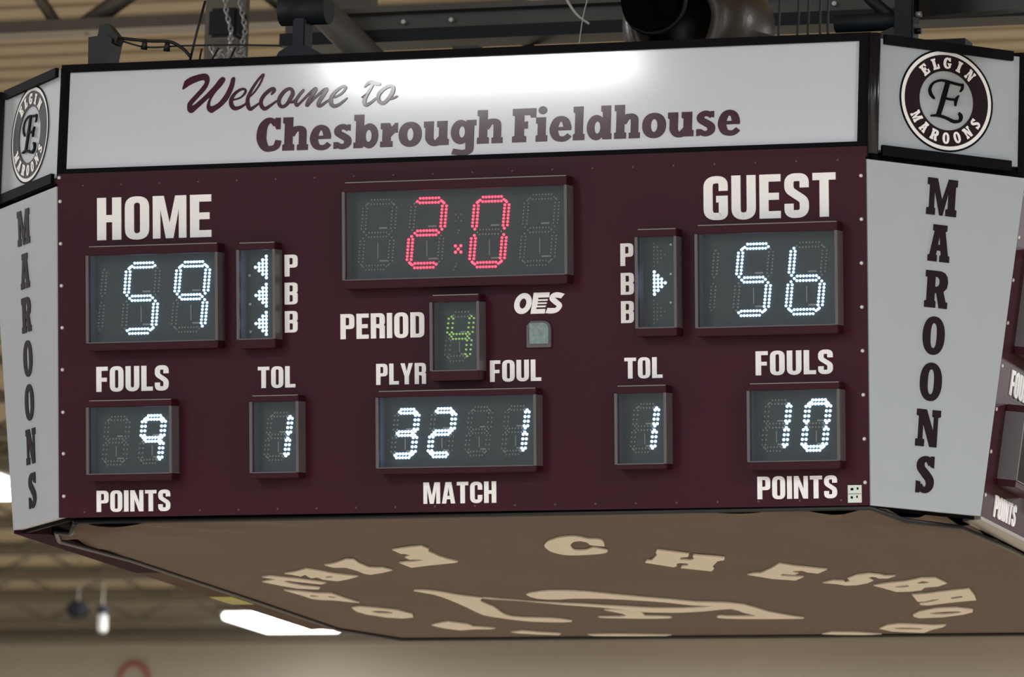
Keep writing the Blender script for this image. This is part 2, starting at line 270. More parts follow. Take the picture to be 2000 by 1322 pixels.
def put(b, pieces, T, sx, sy, z=.004, mi=0, z0=0.0):
    """T maps glyph (x*sx, y*sy) to face coordinates"""
    for k, pc in enumerate(pieces):
        zz = z + k * 3e-4
        if pc[0] == 'p': b.prism([[T(x * sx, y * sy) for x, y in l] for l in pc[1]], z0, zz, mi)
        else:
            # ribbon computed in glyph space, then mapped as small prisms
            pts, a, bb = pc[1], pc[2], pc[3]; n = len(pts); E = []
            for i, p in enumerate(pts):
                q0, q1 = pts[max(i - 1, 0)], pts[min(i + 1, n - 1)]
                t = Vector((q1[0] - q0[0], q1[1] - q0[1])); t = t.normalized() if t.length > 1e-9 else Vector((1, 0)); kk = p[2] if len(p) > 2 else 1
                E.append((T((p[0] - t.y * a * kk) * sx, (p[1] + t.x * bb * kk) * sy), T((p[0] + t.y * a * kk) * sx, (p[1] - t.x * bb * kk) * sy)))
            V = [[b.bm.verts.new((*l, zz)), b.bm.verts.new((*r, zz)), b.bm.verts.new((*l, z0)), b.bm.verts.new((*r, z0))] for l, r in E]
            for A_, B_ in zip(V, V[1:]):
                for q in ((A_[0], A_[1], B_[1], B_[0]), (A_[2], A_[0], B_[0], B_[2]), (A_[1], A_[3], B_[3], B_[1])): b.bm.faces.new(q).material_index = mi
            for E_, rv in ((V[0], False), (V[-1], True)):
                q = (E_[1], E_[0], E_[2], E_[3]); b.bm.faces.new(q if rv else q[::-1]).material_index = mi
def word(par, M, txt, box, font=sans, gap=.085, mi=0, z=.004):
    u0, u1, v0, v1 = box; H = v1 - v0; gl_ = [font(c) for c in txt]
    tot = sum(g[0] for g in gl_) + gap * (len(txt) - 1); sx = (u1 - u0) / tot; x = u0
    for wd, pcs in gl_:
        b = B(); put(b, pcs, lambda a, c, x=x: (x + a, v0 + c), sx, H, z, mi); x += (wd + gap) * sx
        link('letter', b.mesh('letter', 'vwhite'), M, par, 'white letter of the word ' + txt if len(txt) > 1 else 'white letter ' + txt)
WORDS = {'HOME': (-1.3454,-0.9075,-0.2194,-0.0683),'GUEST': (0.9188,1.3924,-0.2154,-0.064),'FOULS': (-1.3512,-1.0739,-0.759,-0.6699),'TOL': (-0.7339,-0.5927,-0.7587,-0.6833),'PERIOD': (-0.4214,-0.1079,-0.5935,-0.5053),'PLYR': (-0.2889,-0.1028,-0.7566,-0.6828),'FOUL': (0.134,0.3221,-0.755,-0.6804),'TOL2': (0.6265,0.7645,-0.7542,-0.6821),'FOULS2': (1.1005,1.3761,-0.7533,-0.6705),'POINTS': (-1.3523,-1.0699,-1.1859,-1.1105),'MATCH': (-0.1158,0.1535,-1.1755,-1.1006),'POINTS2': (1.1026,1.3867,-1.1779,-1.1005),'P': (-0.6305,-0.5815,-0.3675,-0.2907),'B': (-0.6308,-0.582,-0.4662,-0.3892),'B1': (-0.6309,-0.5827,-0.5652,-0.4894),'P2': (0.6154,0.6627,-0.3643,-0.2863),'B2': (0.6159,0.6639,-0.464,-0.3884),'B3': (0.6159,0.6629,-0.562,-0.4859),'OES': (0.2192,0.4095,-0.5215,-0.4483),'STK': (1.4243,1.4732,-1.1944,-1.1347),'SEN': (0.2692,0.3613,-0.6391,-0.5474)}
MODS = {'clock': (-0.388,0.4437,-0.048,-0.081,-0.3914,-0.4217),'home_score': (-1.3621,-0.8581,-0.2451,-0.2774,-0.5889,-0.6157),'home_arrows': (-0.787,-0.6411,-0.2482,-0.2731,-0.5892,-0.6203),'guest_arrows': (0.6893,0.8399,-0.2435,-0.2705,-0.5851,-0.6128),'guest_score': (0.9057,1.4155,-0.2357,-0.2664,-0.5894,-0.6178),'period': (-0.0645,0.1187,-0.4511,-0.4761,-0.7162,-0.7499),'home_fouls': (-1.3635,-1.0357,-0.7923,-0.8163,-1.0545,-1.0784),'home_timeouts': (-0.741,-0.556,-0.7873,-0.8097,-1.0593,-1.0783),'player': (-0.2672,0.3252,-0.7815,-0.8043,-1.0508,-1.0715),'guest_timeouts': (0.6105,0.7985,-0.7814,-0.8078,-1.0523,-1.0695),'guest_fouls': (1.0876,1.4181,-0.7835,-0.8082,-1.052,-1.0786)}
DIGS = {'clock': [(-0.2787,-0.23,0.1101,0.2303,0.0218,' '),(-0.0963,-0.2286,0.1153,0.2271,0.0217,'2'),(0.1357,-0.2317,0.1135,0.228,0.0226,'0'),(0.3216,-0.2304,0.1129,0.2301,0.0226,' ')],'home_score': [(-1.3723,-0.4307,0.1236,0.2348,0.0218,'|'),(-1.1772,-0.4294,0.1149,0.2342,0.02,'5'),(-0.9866,-0.4297,0.1114,0.2317,0.0228,'9')],'home_fouls': [(-1.2752,-0.9338,0.0797,0.1579,0.0155,' '),(-1.1376,-0.9317,0.0755,0.1557,0.0175,'9')],'home_timeouts': [(-0.6576,-0.9297,0.0764,0.1528,0.0193,'1')],'player': [(-0.182,-0.9286,0.0763,0.1553,0.0183,'3'),(-0.045,-0.928,0.076,0.1542,0.0182,'2'),(0.0924,-0.9257,0.0738,0.1547,0.0182,' '),(0.2264,-0.9247,0.0735,0.1544,0.0182,'1')],'guest_timeouts': [(0.6987,-0.9264,0.0744,0.1533,0.0181,'1')],'guest_fouls': [(1.173,-0.9266,0.076,0.161,0.019,'1'),(1.3151,-0.9275,0.0748,0.1588,0.0199,'0')],'guest_score': [(0.9099,-0.4236,0.1126,0.2271,0.0207,'|'),(1.096,-0.4242,0.1103,0.2298,0.0243,'5'),(1.286,-0.4239,0.1142,0.2293,0.0234,'6')],'period': [(0.0226,-0.5937,0.0769,0.1541,0.0192,'4')]}
ARROWS = {'home': [[(-0.6996,-0.2939),(-0.7001,-0.3693),(-0.7406,-0.3302)],[(-0.7003,-0.3928),(-0.7007,-0.4694),(-0.7393,-0.4306)],[(-0.7009,-0.4921),(-0.7014,-0.5692),(-0.7399,-0.5291)]],'guest': [[(0.7389,-0.2898),(0.7382,-0.3669),(0.7783,-0.3291)],[(0.738,-0.3878),(0.7373,-0.4649),(0.7774,-0.4272)],[(0.7371,-0.4872),(0.7364,-0.566),(0.7764,-0.5271)]]}
ADOTS = {'home': [(-0.7629,-0.3603),(-0.7616,-0.4616),(-0.7603,-0.5593)],'guest': [(0.7995,-0.2953),(0.7985,-0.3967),(0.7976,-0.4952)]}
COLON = [(0.0225,-0.1792),(0.0202,-0.2328),(0.0197,-0.2883),(0.0117,-0.3489),(0.004,-0.3612)]
SCREWS = [(-1.4898,-0.076),(-1.4885,-0.2271),(-1.4859,-0.3772),(-1.4836,-0.5271),(-1.4833,-0.677),(-1.482,-0.8285),(-1.4807,-0.9763),(-1.4802,-1.1277),(1.482,-0.0785),(1.4822,-0.2274),(1.4806,-0.3773),(1.4806,-0.5276),(1.4811,-0.6771),(1.4821,-0.8274),(1.4841,-0.9776),(1.4854,-1.126),(-1.493,0.0092)]
SLAB = [('C',-0.7487,-0.6577),('h',-0.6501,-0.553),('e',-0.5469,-0.4677),('s',-0.4566,-0.3901),('b',-0.3815,-0.289),('r',-0.2812,-0.2164),('o',-0.2128,-0.126),('u',-0.1196,-0.0253),('g',-0.018,0.0758),('h',0.0795,0.1746),('F',0.2096,0.2967),('i',0.2966,0.3397),('e',0.3469,0.4264),('l',0.4336,0.4764),('d',0.4837,0.575),('h',0.5846,0.6786),('o',0.6863,0.7735),('u',0.7795,0.8737),('s',0.8833,0.9506),('e',0.9604,1.0397)]
SLABV = (0.0649,0.1843)
WPOLY = [(-1.0402,0.3002),(-1.0362,0.3179),(-1.0308,0.331),(-1.0102,0.3436),(-0.9892,0.3495),(-0.9729,0.3533),(-0.9541,0.3544),(-0.9421,0.3477),(-0.9368,0.3342),(-0.9396,0.3165),(-0.9517,0.2947),(-0.9742,0.2711),(-0.9945,0.2496),(-1.0,0.2409),(-0.9919,0.2428),(-0.9782,0.2534),(-0.9577,0.2705),(-0.9328,0.294),(-0.9148,0.3133),(-0.9015,0.3306),(-0.8901,0.3391),(-0.8806,0.3376),(-0.8767,0.3274),(-0.8911,0.3058),(-0.9136,0.2822),(-0.9289,0.2561),(-0.9306,0.2384),(-0.9211,0.2358),(-0.8981,0.2483),(-0.8758,0.2763),(-0.8628,0.3025),(-0.8575,0.3178),(-0.8545,0.3311),(-0.8478,0.3375),(-0.8395,0.3349),(-0.8399,0.3172),(-0.846,0.293),(-0.8633,0.2581),(-0.8881,0.2324),(-0.9109,0.2177),(-0.9247,0.2104),(-0.9392,0.2187),(-0.9445,0.2344),(-0.9405,0.2521),(-0.9352,0.2663),(-0.9613,0.2439),(-0.9841,0.2247),(-0.9954,0.2152),(-1.0071,0.2134),(-1.017,0.2237),(-1.0189,0.2416),(-1.0135,0.2547),(-0.9932,0.2762),(-0.9707,0.2998),(-0.9573,0.3171),(-0.9553,0.326),(-0.9626,0.3307),(-0.9835,0.3259),(-1.0113,0.3147),(-1.0297,0.3031)]
SCRIPT = [[(-0.8433,0.2547,0.0064),(-0.8166,0.262,0.0064),(-0.7997,0.278,0.0087),(-0.799,0.2901,0.0087),(-0.8132,0.2924,0.0091),(-0.8361,0.2793,0.0114),(-0.8504,0.2576,0.0148),(-0.8496,0.2376,0.0164),(-0.8362,0.2239,0.0148),(-0.813,0.2286,0.0103),(-0.7924,0.2411,0.0073)],[(-0.7804,0.264,0.0057),(-0.7613,0.2832,0.0068),(-0.7437,0.3091,0.0073),(-0.734,0.331,0.0073),(-0.731,0.343,0.0073),(-0.7401,0.3367,0.008),(-0.7601,0.312,0.0096),(-0.7788,0.2816,0.0114),(-0.7883,0.2554,0.0141),(-0.7862,0.2331,0.0155),(-0.7775,0.2195,0.0137),(-0.7637,0.2257,0.0103),(-0.7455,0.2383,0.0073)],[(-0.6978,0.2698,0.0068),(-0.6889,0.2827,0.0137),(-0.6927,0.2906,0.0114),(-0.7076,0.2834,0.0141),(-0.7279,0.2653,0.0137),(-0.7376,0.2447,0.0141),(-0.7335,0.2279,0.0148),(-0.7214,0.2186,0.0137),(-0.7031,0.2279,0.0103),(-0.6781,0.2447,0.0073)],[(-0.6262,0.2871,0.0114),(-0.6469,0.2807,0.0137),(-0.6658,0.2575,0.015),(-0.6685,0.2366,0.0141),(-0.6575,0.2236,0.0125),(-0.6403,0.2301,0.0125),(-0.626,0.2517,0.015),(-0.6174,0.2712,0.015),(-0.6262,0.2871,0.0114)],[(-0.629,0.2385,0.008),(-0.615,0.2391,0.008),(-0.6002,0.2463,0.0068)],[(-0.6328,0.2386,0.008),(-0.6166,0.2403,0.0068),(-0.6031,0.2508,0.0073)],[(-0.5774,0.2797,0.0109),(-0.5919,0.2637,0.0114),(-0.605,0.242,0.0114),(-0.601,0.2264,0.0119),(-0.5907,0.2327,0.0087),(-0.5728,0.2497,0.0087),(-0.5481,0.2731,0.0096),(-0.5323,0.2836,0.0119)],[(-0.5299,0.2824,0.0132),(-0.5408,0.264,0.0141),(-0.5562,0.2425,0.0132),(-0.5625,0.2239,0.0119),(-0.5513,0.2335,0.0087),(-0.5333,0.2505,0.0087),(-0.5086,0.2716,0.0096),(-0.495,0.28,0.0114)],[(-0.4892,0.2798,0.0141),(-0.5012,0.2603,0.0146),(-0.5166,0.2366,0.0146),(-0.5183,0.2223,0.0132),(-0.5068,0.223,0.0103),(-0.4887,0.2356,0.008),(-0.4751,0.2439,0.0068)],[(-0.4591,0.2495,0.0068),(-0.4363,0.2602,0.0078),(-0.4196,0.2772,0.0091),(-0.42,0.2882,0.0091),(-0.4327,0.2865,0.0096),(-0.453,0.2729,0.0109),(-0.4696,0.2526,0.0141),(-0.4724,0.2328,0.0155),(-0.4614,0.2187,0.0137),(-0.4419,0.2229,0.0103),(-0.4238,0.2354,0.008),(-0.4103,0.246,0.0046)],[(-0.3458,0.2822,0.0057),(-0.3358,0.2939,0.0119),(-0.3222,0.2989,0.015),(-0.3035,0.2938,0.015),(-0.2907,0.2911,0.0114)],[(-0.3172,0.2888,0.0109),(-0.328,0.2694,0.0109),(-0.34,0.25,0.0125),(-0.3462,0.2304,0.0137),(-0.3395,0.2181,0.0132),(-0.3241,0.2241,0.0096),(-0.3016,0.2409,0.008)],[(-0.3549,0.2461,0.005),(-0.3409,0.2555,0.0057)],[(-0.2455,0.2828,0.0114),(-0.2638,0.2791,0.0119),(-0.2851,0.2634,0.0132),(-0.2948,0.2439,0.0132),(-0.2872,0.2261,0.0128),(-0.271,0.2233,0.0119),(-0.2554,0.2381,0.0128),(-0.2423,0.2574,0.0146),(-0.2383,0.2749,0.0132),(-0.2455,0.2828,0.0114)],[(-0.253,0.2358,0.0068),(-0.2393,0.2386,0.0073),(-0.2223,0.2457,0.005)]]
UNDER = [[[(-0.5366,0.9904),(-0.4461,1.0534),(-0.3904,1.0765),(-0.3941,0.9906),(-0.4182,0.9351),(-0.4284,0.7756),(-0.4214,0.7012),(-0.4103,0.632),(-0.4342,0.6045),(-0.5524,0.5441),(-0.6471,0.4839),(-0.6438,0.6247),(-0.6218,0.6405),(-0.5767,0.654),(-0.5233,0.6904),(-0.5304,0.7148),(-0.5712,0.7128),(-0.5665,0.7744),(-0.5193,0.8432),(-0.532,0.8737),(-0.5435,0.8748)]],[[(-0.9551,0.5826),(-0.9043,0.6198),(-0.8105,0.739),(-0.7827,0.7274),(-0.8018,0.6339),(-0.8117,0.4995),(-0.7779,0.4812),(-0.76,0.4855),(-0.7488,0.4117),(-0.8114,0.3474),(-0.881,0.2925),(-0.8936,0.3244),(-0.8896,0.4005),(-0.8981,0.5077),(-0.9453,0.5122)]],[[(-1.2034,0.3532),(-1.1463,0.394),(-1.0663,0.4842),(-1.042,0.4301),(-1.0125,0.3354),(-0.9761,0.2797),(-0.9476,0.2462),(-1.0191,0.1659),(-1.0797,0.1152),(-1.1209,0.1595),(-1.1161,0.2369),(-1.1516,0.2091),(-1.1352,0.316),(-1.1708,0.2667),(-1.1876,0.3301)],[(-1.075,0.2579),(-1.0465,0.2677),(-1.0562,0.2314),(-1.0808,0.2212)]],[[(-1.3322,0.2568),(-1.2924,0.2842),(-1.2135,0.1992),(-1.1435,0.0676),(-1.1812,0.0237),(-1.2486,0.1085),(-1.2735,0.1515),(-1.2927,0.1345),(-1.2945,0.0654),(-1.272,-0.0061),(-1.2228,-0.0741),(-1.2522,-0.1289),(-1.3256,-0.0905),(-1.3571,0.0014),(-1.3857,0.1209),(-1.3315,0.1631),(-1.2996,0.1914)]],[[(-1.3981,-0.1417),(-1.351,-0.178),(-1.3015,-0.2467),(-1.2491,-0.2642),(-1.2513,-0.4037),(-1.244,-0.5587),(-1.2794,-0.5227),(-1.312,-0.4739),(-1.3706,-0.4492),(-1.389,-0.4083),(-1.3878,-0.3171)],[(-1.3608,-0.3129),(-1.3354,-0.3021),(-1.3294,-0.3416),(-1.3589,-0.3521)],[(-1.2942,-0.3381),(-1.272,-0.3465),(-1.2765,-0.3917),(-1.2987,-0.3833)]],[[(-1.3354,-0.7107),(-1.2962,-0.6805),(-1.2485,-0.7245),(-1.1806,-0.8072),(-1.1664,-0.9435),(-1.2007,-1.043),(-1.2571,-1.0728),(-1.3079,-1.0346),(-1.3548,-0.9284),(-1.3597,-0.8264)],[(-1.2975,-0.8213),(-1.2533,-0.8181),(-1.222,-0.8611),(-1.2432,-0.9068),(-1.2898,-0.8929)]],[[(-1.2191,-1.3077),(-1.1562,-1.2359),(-1.1078,-1.1981),(-1.0561,-1.2957),(-1.0634,-1.3649),(-0.9907,-1.4299),(-1.0173,-1.456),(-1.0853,-1.4509),(-1.1596,-1.4877),(-1.2049,-1.4068)]],[[(-0.9727,-1.5652),(-0.9116,-1.5273),(-0.8646,-1.5802),(-0.7822,-1.6324),(-0.8061,-1.6768),(-0.8756,-1.6504),(-0.9489,-1.6095)]],[[(-0.6835,-1.6751),(-0.5675,-1.6658),(-0.4452,-1.6889),(-0.3399,-1.7107),(-0.3742,-1.7366),(-0.5882,-1.7282),(-0.6708,-1.7151)]],[[(-0.8927,-0.2084),(-0.8565,-0.1892),(-0.799,-0.2486),(-0.7632,-0.3578),(-0.7149,-0.4332),(-0.6748,-0.4853),(-0.5751,-0.559),(-0.4507,-0.6842),(-0.3181,-0.7875),(-0.2661,-0.8581),(-0.2018,-0.9434),(-0.1325,-0.9623),(-0.0632,-0.9679),(0.0531,-0.9306),(0.1726,-0.8674),(0.185,-1.0012),(0.2045,-1.0864),(0.1649,-1.1068),(0.0832,-1.1003),(0.0547,-1.0846),(0.032,-1.1503),(0.0974,-1.1892),(0.3018,-1.2052),(0.3669,-1.1968),(0.3707,-1.1634),(0.3542,-1.1419),(0.2902,-0.9697),(0.2627,-0.7369),(0.1782,-0.6646),(0.102,-0.6452),(0.03,-0.5613),(-0.0538,-0.4896),(-0.1726,-0.3511),(-0.2663,-0.2633),(-0.3662,-0.2545),(-0.428,-0.2905),(-0.4879,-0.3558),(-0.4869,-0.4851),(-0.4147,-0.5172),(-0.3434,-0.4908),(-0.2247,-0.5074),(-0.1196,-0.5649),(-0.0206,-0.6415),(0.0546,-0.7425),(0.1281,-0.7716),(0.0291,-0.8226),(-0.0612,-0.8318),(-0.1575,-0.8073),(-0.226,-0.7621),(-0.2966,-0.7233),(-0.364,-0.6749),(-0.5081,-0.6071),(-0.6375,-0.4983),(-0.695,-0.4479),(-0.7458,-0.5675),(-0.7511,-0.7254),(-0.7867,-0.9231),(-0.789,-1.0516),(-0.7196,-1.0979),(-0.6421,-1.1211),(-0.5891,-1.2039),(-0.6426,-1.2478),(-0.76,-1.2147),(-0.8203,-1.1413),(-0.8506,-1.0808),(-0.8846,-0.9829),(-0.8637,-0.7328),(-0.849,-0.5032),(-0.8515,-0.3244)]],[[(-0.4366,-1.0794),(-0.3582,-1.0856),(-0.3078,-1.0356),(-0.3225,-0.9269),(-0.3418,-0.8586),(-0.2764,-0.864),(-0.2182,-0.942),(-0.2403,-1.0612),(-0.1953,-1.0782),(-0.1503,-1.0953),(-0.1673,-1.1481),(-0.2705,-1.1536),(-0.3652,-1.1326),(-0.4352,-1.1135)]],[[(0.0716,1.0583),(0.1167,1.1529),(0.154,1.2054),(0.2027,1.2634),(0.2559,1.2788),(0.2769,1.2557),(0.2888,1.2055),(0.3144,1.1959),(0.3253,1.1597),(0.2872,1.0222),(0.277,1.009),(0.2502,1.0331),(0.2422,1.0552),(0.2531,1.1107),(0.2473,1.1508),(0.2342,1.1578),(0.2078,1.1365),(0.165,1.0417),(0.1402,0.937),(0.1449,0.905),(0.1803,0.9115),(0.2051,0.9449),(0.2317,0.978),(0.2446,0.9409),(0.257,0.8966),(0.2305,0.8344),(0.1923,0.802),(0.1261,0.7795),(0.0667,0.7781),(0.0431,0.824),(0.0381,0.8897),(0.0498,0.9748)]],[[(0.4437,0.8923),(0.5242,0.7692),(0.4953,0.6909),(0.4626,0.6737),(0.4406,0.6174),(0.4722,0.5938),(0.4899,0.6126),(0.5072,0.6547),(0.5105,0.6835),(0.5322,0.7395),(0.6248,0.6578),(0.5971,0.5817),(0.5672,0.5611),(0.5031,0.4195),(0.4861,0.3466),(0.4536,0.2746),(0.3681,0.3787),(0.3886,0.4304),(0.4189,0.4513),(0.4364,0.5),(0.4105,0.5232),(0.3926,0.5042),(0.3695,0.4323),(0.3487,0.4044),(0.2837,0.5443),(0.3099,0.6007),(0.3271,0.599),(0.3984,0.7527),(0.411,0.8093)]],[[(0.7722,0.4678),(0.8052,0.3967),(0.901,0.2865),(0.8322,0.173),(0.8006,0.2121),(0.7985,0.2573),(0.7642,0.2605),(0.7516,0.2317),(0.7613,0.1856),(0.7327,0.143),(0.6956,0.1767),(0.679,0.148),(0.6778,0.1178),(0.7099,0.0935),(0.7495,0.0808),(0.6875,-0.0205),(0.6161,0.032),(0.556,0.1593),(0.5909,0.1955),(0.6196,0.1988),(0.7062,0.3407)]],[[(0.7685,-0.1016),(0.8266,-0.0377),(0.8642,-0.0549),(0.8593,-0.0959),(0.8885,-0.0571),(0.9,0.0189),(0.9631,0.1141),(1.0192,0.1496),(1.0546,0.1138),(1.0619,0.0778),(1.0996,0.0743),(1.0532,0.0104),(1.0173,0.0082),(1.0165,0.0547),(0.9959,0.0566),(0.9847,0.0303),(0.9789,-0.0515),(0.9371,-0.1223),(0.8774,-0.1808),(0.8332,-0.1853),(0.8111,-0.1387)]],[[(0.9361,-0.2),(1.0076,-0.137),(1.0921,-0.0893),(1.1784,0.0044),(1.2333,-0.0007),(1.2323,-0.1572),(1.1715,-0.2489),(1.1154,-0.2718),(1.0785,-0.3527),(1.025,-0.3903),(0.9701,-0.394),(0.9545,-0.2856)],[(1.0134,-0.2292),(1.072,-0.1982),(1.0532,-0.2523),(1.011,-0.2626)],[(1.1206,-0.1388),(1.1564,-0.0869),(1.1765,-0.1162),(1.1388,-0.1626)]],[[(1.0047,-0.4878),(1.0686,-0.4649),(1.133,-0.4139),(1.2109,-0.3643),(1.2707,-0.3275),(1.2355,-0.5362),(1.2028,-0.6766),(1.1726,-0.6884),(1.0684,-0.752),(0.9776,-0.8173),(0.9496,-0.8004),(0.958,-0.7573),(1.02,-0.7045),(1.0713,-0.6367),(1.0611,-0.6214),(0.994,-0.6936),(0.9668,-0.7)],[(1.1291,-0.5842),(1.1849,-0.5376),(1.1712,-0.5878),(1.1245,-0.6268)]],[[(0.8316,-1.1161),(0.8855,-1.016),(0.9783,-0.92),(1.0647,-0.8977),(1.1132,-0.9605),(1.0879,-1.0472),(1.0339,-1.1173),(0.9268,-1.1987),(0.8281,-1.2211),(0.8187,-1.1752)],[(0.9052,-1.0771),(0.9534,-1.0363),(1.0474,-1.0143),(1.0243,-1.0718),(0.9512,-1.1107)]],[[(0.571,-1.5538),(0.6327,-1.4501),(0.6859,-1.408),(0.7513,-1.4284),(0.8161,-1.464),(0.8715,-1.4529),(0.8361,-1.5272),(0.7746,-1.6001),(0.7115,-1.7047),(0.6602,-1.6853),(0.5948,-1.6491)],[(0.6326,-1.5429),(0.6681,-1.5238),(0.7431,-1.5512),(0.723,-1.5962),(0.6509,-1.5846)]],[[(0.2849,-1.7207),(0.3442,-1.662),(0.4356,-1.675),(0.5258,-1.7446),(0.4496,-1.758),(0.3393,-1.7436)]]]
BANNER = [(-1.4607,1.7374),(-1.6618,1.478),(-1.6516,0.8059),(-1.656,-0.501),(-1.7013,-1.4049),(-1.5392,-1.8023)]
def exec_top():
    TZ = 7.4215
    # overhead beam: tube with a dark lower flange
    e = empty('overhead_beam', (0, .6, 8.0), 'long dark steel beam running just above the scoreboard', 'beam')
    x0, x1 = -1.66, 2.6
    link('web', B().box(x0, .60, 8.055, x1, .64, 8.125).mesh('web', 'steel'), I4, e, 'brown-grey web')
    link('bottom_flange', B().box(x0, .54, 8.004, x1, .70, 8.055).mesh('bottom_flange', 'darksteel'), I4, e, 'blue-black lower flange')
    link('top_flange', B().box(x0, .54, 8.125, x1, .70, 8.145).mesh('top_flange', 'steel'), I4, e)
    for x in (-1.15, -.95, .62): link('bolt', B().tube([(x, .57, 8.09), (x, .60, 8.09)], .009, 8).mesh('bolt', 'screw'), I4, e)
    # rear purlin seen between beam and board
    # sloping pipe
    link('sloping_pipe', B().tube([(-1.62, .35, 8.30), (-1.10, .35, 7.80)], .060, 16).mesh('sloping_pipe', 'steel'), I4, None, 'thick grey sloping pipe meeting the beam above the Welcome lettering', 'pipe')
    link('sloping_brace', B().tube([(-.80, .74, 8.10), (-.54, .74, 7.90)], .016, 8).mesh('sloping_brace', 'brownmetal'), I4, e)
    # far truss at upper left
    e = empty('roof_truss', (-5.6, 6.2, 9.2), 'blurred grey roof truss at the top left behind the board', 'truss')
    link('bottom_chord', B().box(-9, 6.12, 9.36, -2.6, 6.28, 9.42).mesh('bottom_chord', 'steel'), I4, e); link('top_chord', B().box(-9, 6.12, 9.76, -2.6, 6.28, 9.84).mesh('top_chord', 'steel'), I4, e)
    def bar(name, px0, px1, r, m_='joist', par=e, lab=None): link(name, B().tube([px0, px1], r, 4).mesh(name, m_), I4, par, lab)
    # the same truss in front of the deck, lower
    # hoist
    e = empty('chain_hoist', (-2.2, 1.3, 7.9), 'dark chain hoist box on a grey plate with loose pale chains', 'hoist')
    link('mounting_plate', B().box(-2.36, 1.46, 8.10, -2.18, 1.50, 8.62).mesh('mounting_plate', 'joist'), I4, e)
    link('motor_housing', B().box(-2.232, 1.18, 8.195, -2.105, 1.30, 8.318, bev=.012).mesh('motor_housing', 'bluesteel'), I4, e, 'square dark blue-black housing')
    def chain(name, P, lab=None, m_='chain', par=e, s=.020, r=.0032):
        b = B(); P = [Vector(p) + Vector((.045, 0, 0)) for p in P]; k = 0
        for a, c in zip(P, P[1:]):
            L = (c - a).length; n = max(1, int(L / s)); t = (c - a).normalized()
            side = Vector((1, 0, 0)) if abs(t.x) < .8 else Vector((0, 0, 1)); o1 = side.cross(t).normalized(); o2 = t.cross(o1)
            for i in range(n):
                ctr = a + (c - a) * ((i + .5) / n); w_ = o1 if k % 2 else o2; k += 1
                pts = [ctr + t * (s * .72) * math.cos(q) + w_ * .0085 * math.sin(q) for q in [j * math.pi / 4 for j in range(9)]]
                b.tube(pts, r, 4, cap=False)
        o = link(name, b.mesh(name, m_), I4, par, lab, kind='stuff'); return o
    chain('load_chain', [(-2.18, 1.10, 8.42), (-2.165, 1.10, 8.28), (-2.14, 1.10, 8.20), (-2.145, 1.10, 8.10), (-2.12, 1.10, 7.95)])
    chain('hand_chain', [(-2.09, 1.08, 8.45), (-2.10, 1.08, 8.32), (-2.07, 1.08, 8.20), (-2.085, 1.08, 8.12), (-2.06, 1.08, 8.08), (-2.11, 1.08, 8.10)])
    chain('slack_chain', [(-2.22, 1.08, 8.14), (-2.20, 1.08, 8.09), (-2.17, 1.08, 8.12), (-2.15, 1.07, 8.08), (-2.12, 1.08, 8.13), (-2.10, 1.07, 8.09), (-2.07, 1.08, 8.12)])
    link('cable', B().tube([(-1.026, -1.78, 7.67), (-1.06, -1.78, 7.53), (-1.083, -1.78, TZ)], .005, 6).mesh('cable', 'rubber'), I4, None, 'thin dark cable slanting up left of the hoist', 'cable')
    # grey posts behind the hoist
    link('roof_post', B().box(-2.05, 1.7, 7.95, -1.72, 1.78, 8.50).mesh('roof_post', 'steel'), I4, None, 'broad grey steel post right of the chain hoist', 'post')
    # hanger bracket standing on the board
    e = empty('hanger_bracket', (-.71, -1.6, TZ), 'dark hanger bracket with flared foot standing on the board top', 'bracket')
    link('post', B().box(-.735, -1.66, TZ, -.685, -1.58, 7.62, bev=.006).mesh('post', 'bluesteel'), I4, e)
    b = B(); b.prism([[(-.09, 0), (.09, 0), (.07, .035), (.035, .055), (-.035, .055), (-.07, .035)]], -.04, .052, back=True); link('foot', b.mesh('foot', 'bluesteel'), frame((-.708, -1.62, TZ + .04), (1, 0, 0), (0, 0, 1)), e)
    link('clamp', B().tube([(-.80, -1.6, 7.66), (-.62, -1.6, 7.66)], [.055, .055], 14).mesh('clamp', 'darksteel'), I4, e, 'round black clamp at the top')
    link('tie_rod', B().tube([(-.712, -1.6, 7.62), (-.712, -1.6, 8.6)], .022, 10).mesh('tie_rod', 'darksteel'), I4, e)
    # spot lamp at the left end
    e = empty('spot_lamp', (-1.40, -1.80, TZ), 'black boxy lamp with tilted head on the top left of the board', 'lamp')
    b = B(); b.prism([[(-.037, 0), (.036, 0), (.052, .09), (.030, .105), (-.040, .098)]], -.05, .05, back=True); link('body', b.mesh('body', 'rubber'), frame((-1.405, -1.80, TZ + .02), (1, 0, 0), (0, 0, 1)), e)
    b = B(); b.prism([[(-.02, 0), (.052, -.02), (.062, .005), (.02, .055), (-.012, .05)]], -.03, .03, back=True); link('yoke', b.mesh('yoke', 'rubber'), frame((-1.40, -1.80, TZ + .115), (1, 0, 0), (0, 0, 1)), e)
    P = smooth([(-1.335, -1.80, TZ + .12), (-1.28, -1.80, TZ + .112), (-1.22, -1.80, TZ + .105), (-1.15, -1.80, TZ + .10), (-1.10, -1.80, TZ + .075), (-1.065, -1.80, TZ + .04)], 4)
    e = empty('power_cable', (-1.2, -1.8, TZ + .1), 'black power cable with two hanging plugs running right from the lamp', 'cable')
    link('wire', B().tube(P, .006, 6).mesh('wire', 'rubber'), I4, e); link('wire', B().tube(smooth([(-1.335, -1.79, TZ + .11), (-1.24, -1.79, TZ + .085), (-1.1, -1.79, TZ + .085), (-.9, -1.79, TZ + .08), (-.72, -1.79, TZ + .07)], 4), .0035, 5).mesh('wire', 'rubber'), I4, e)
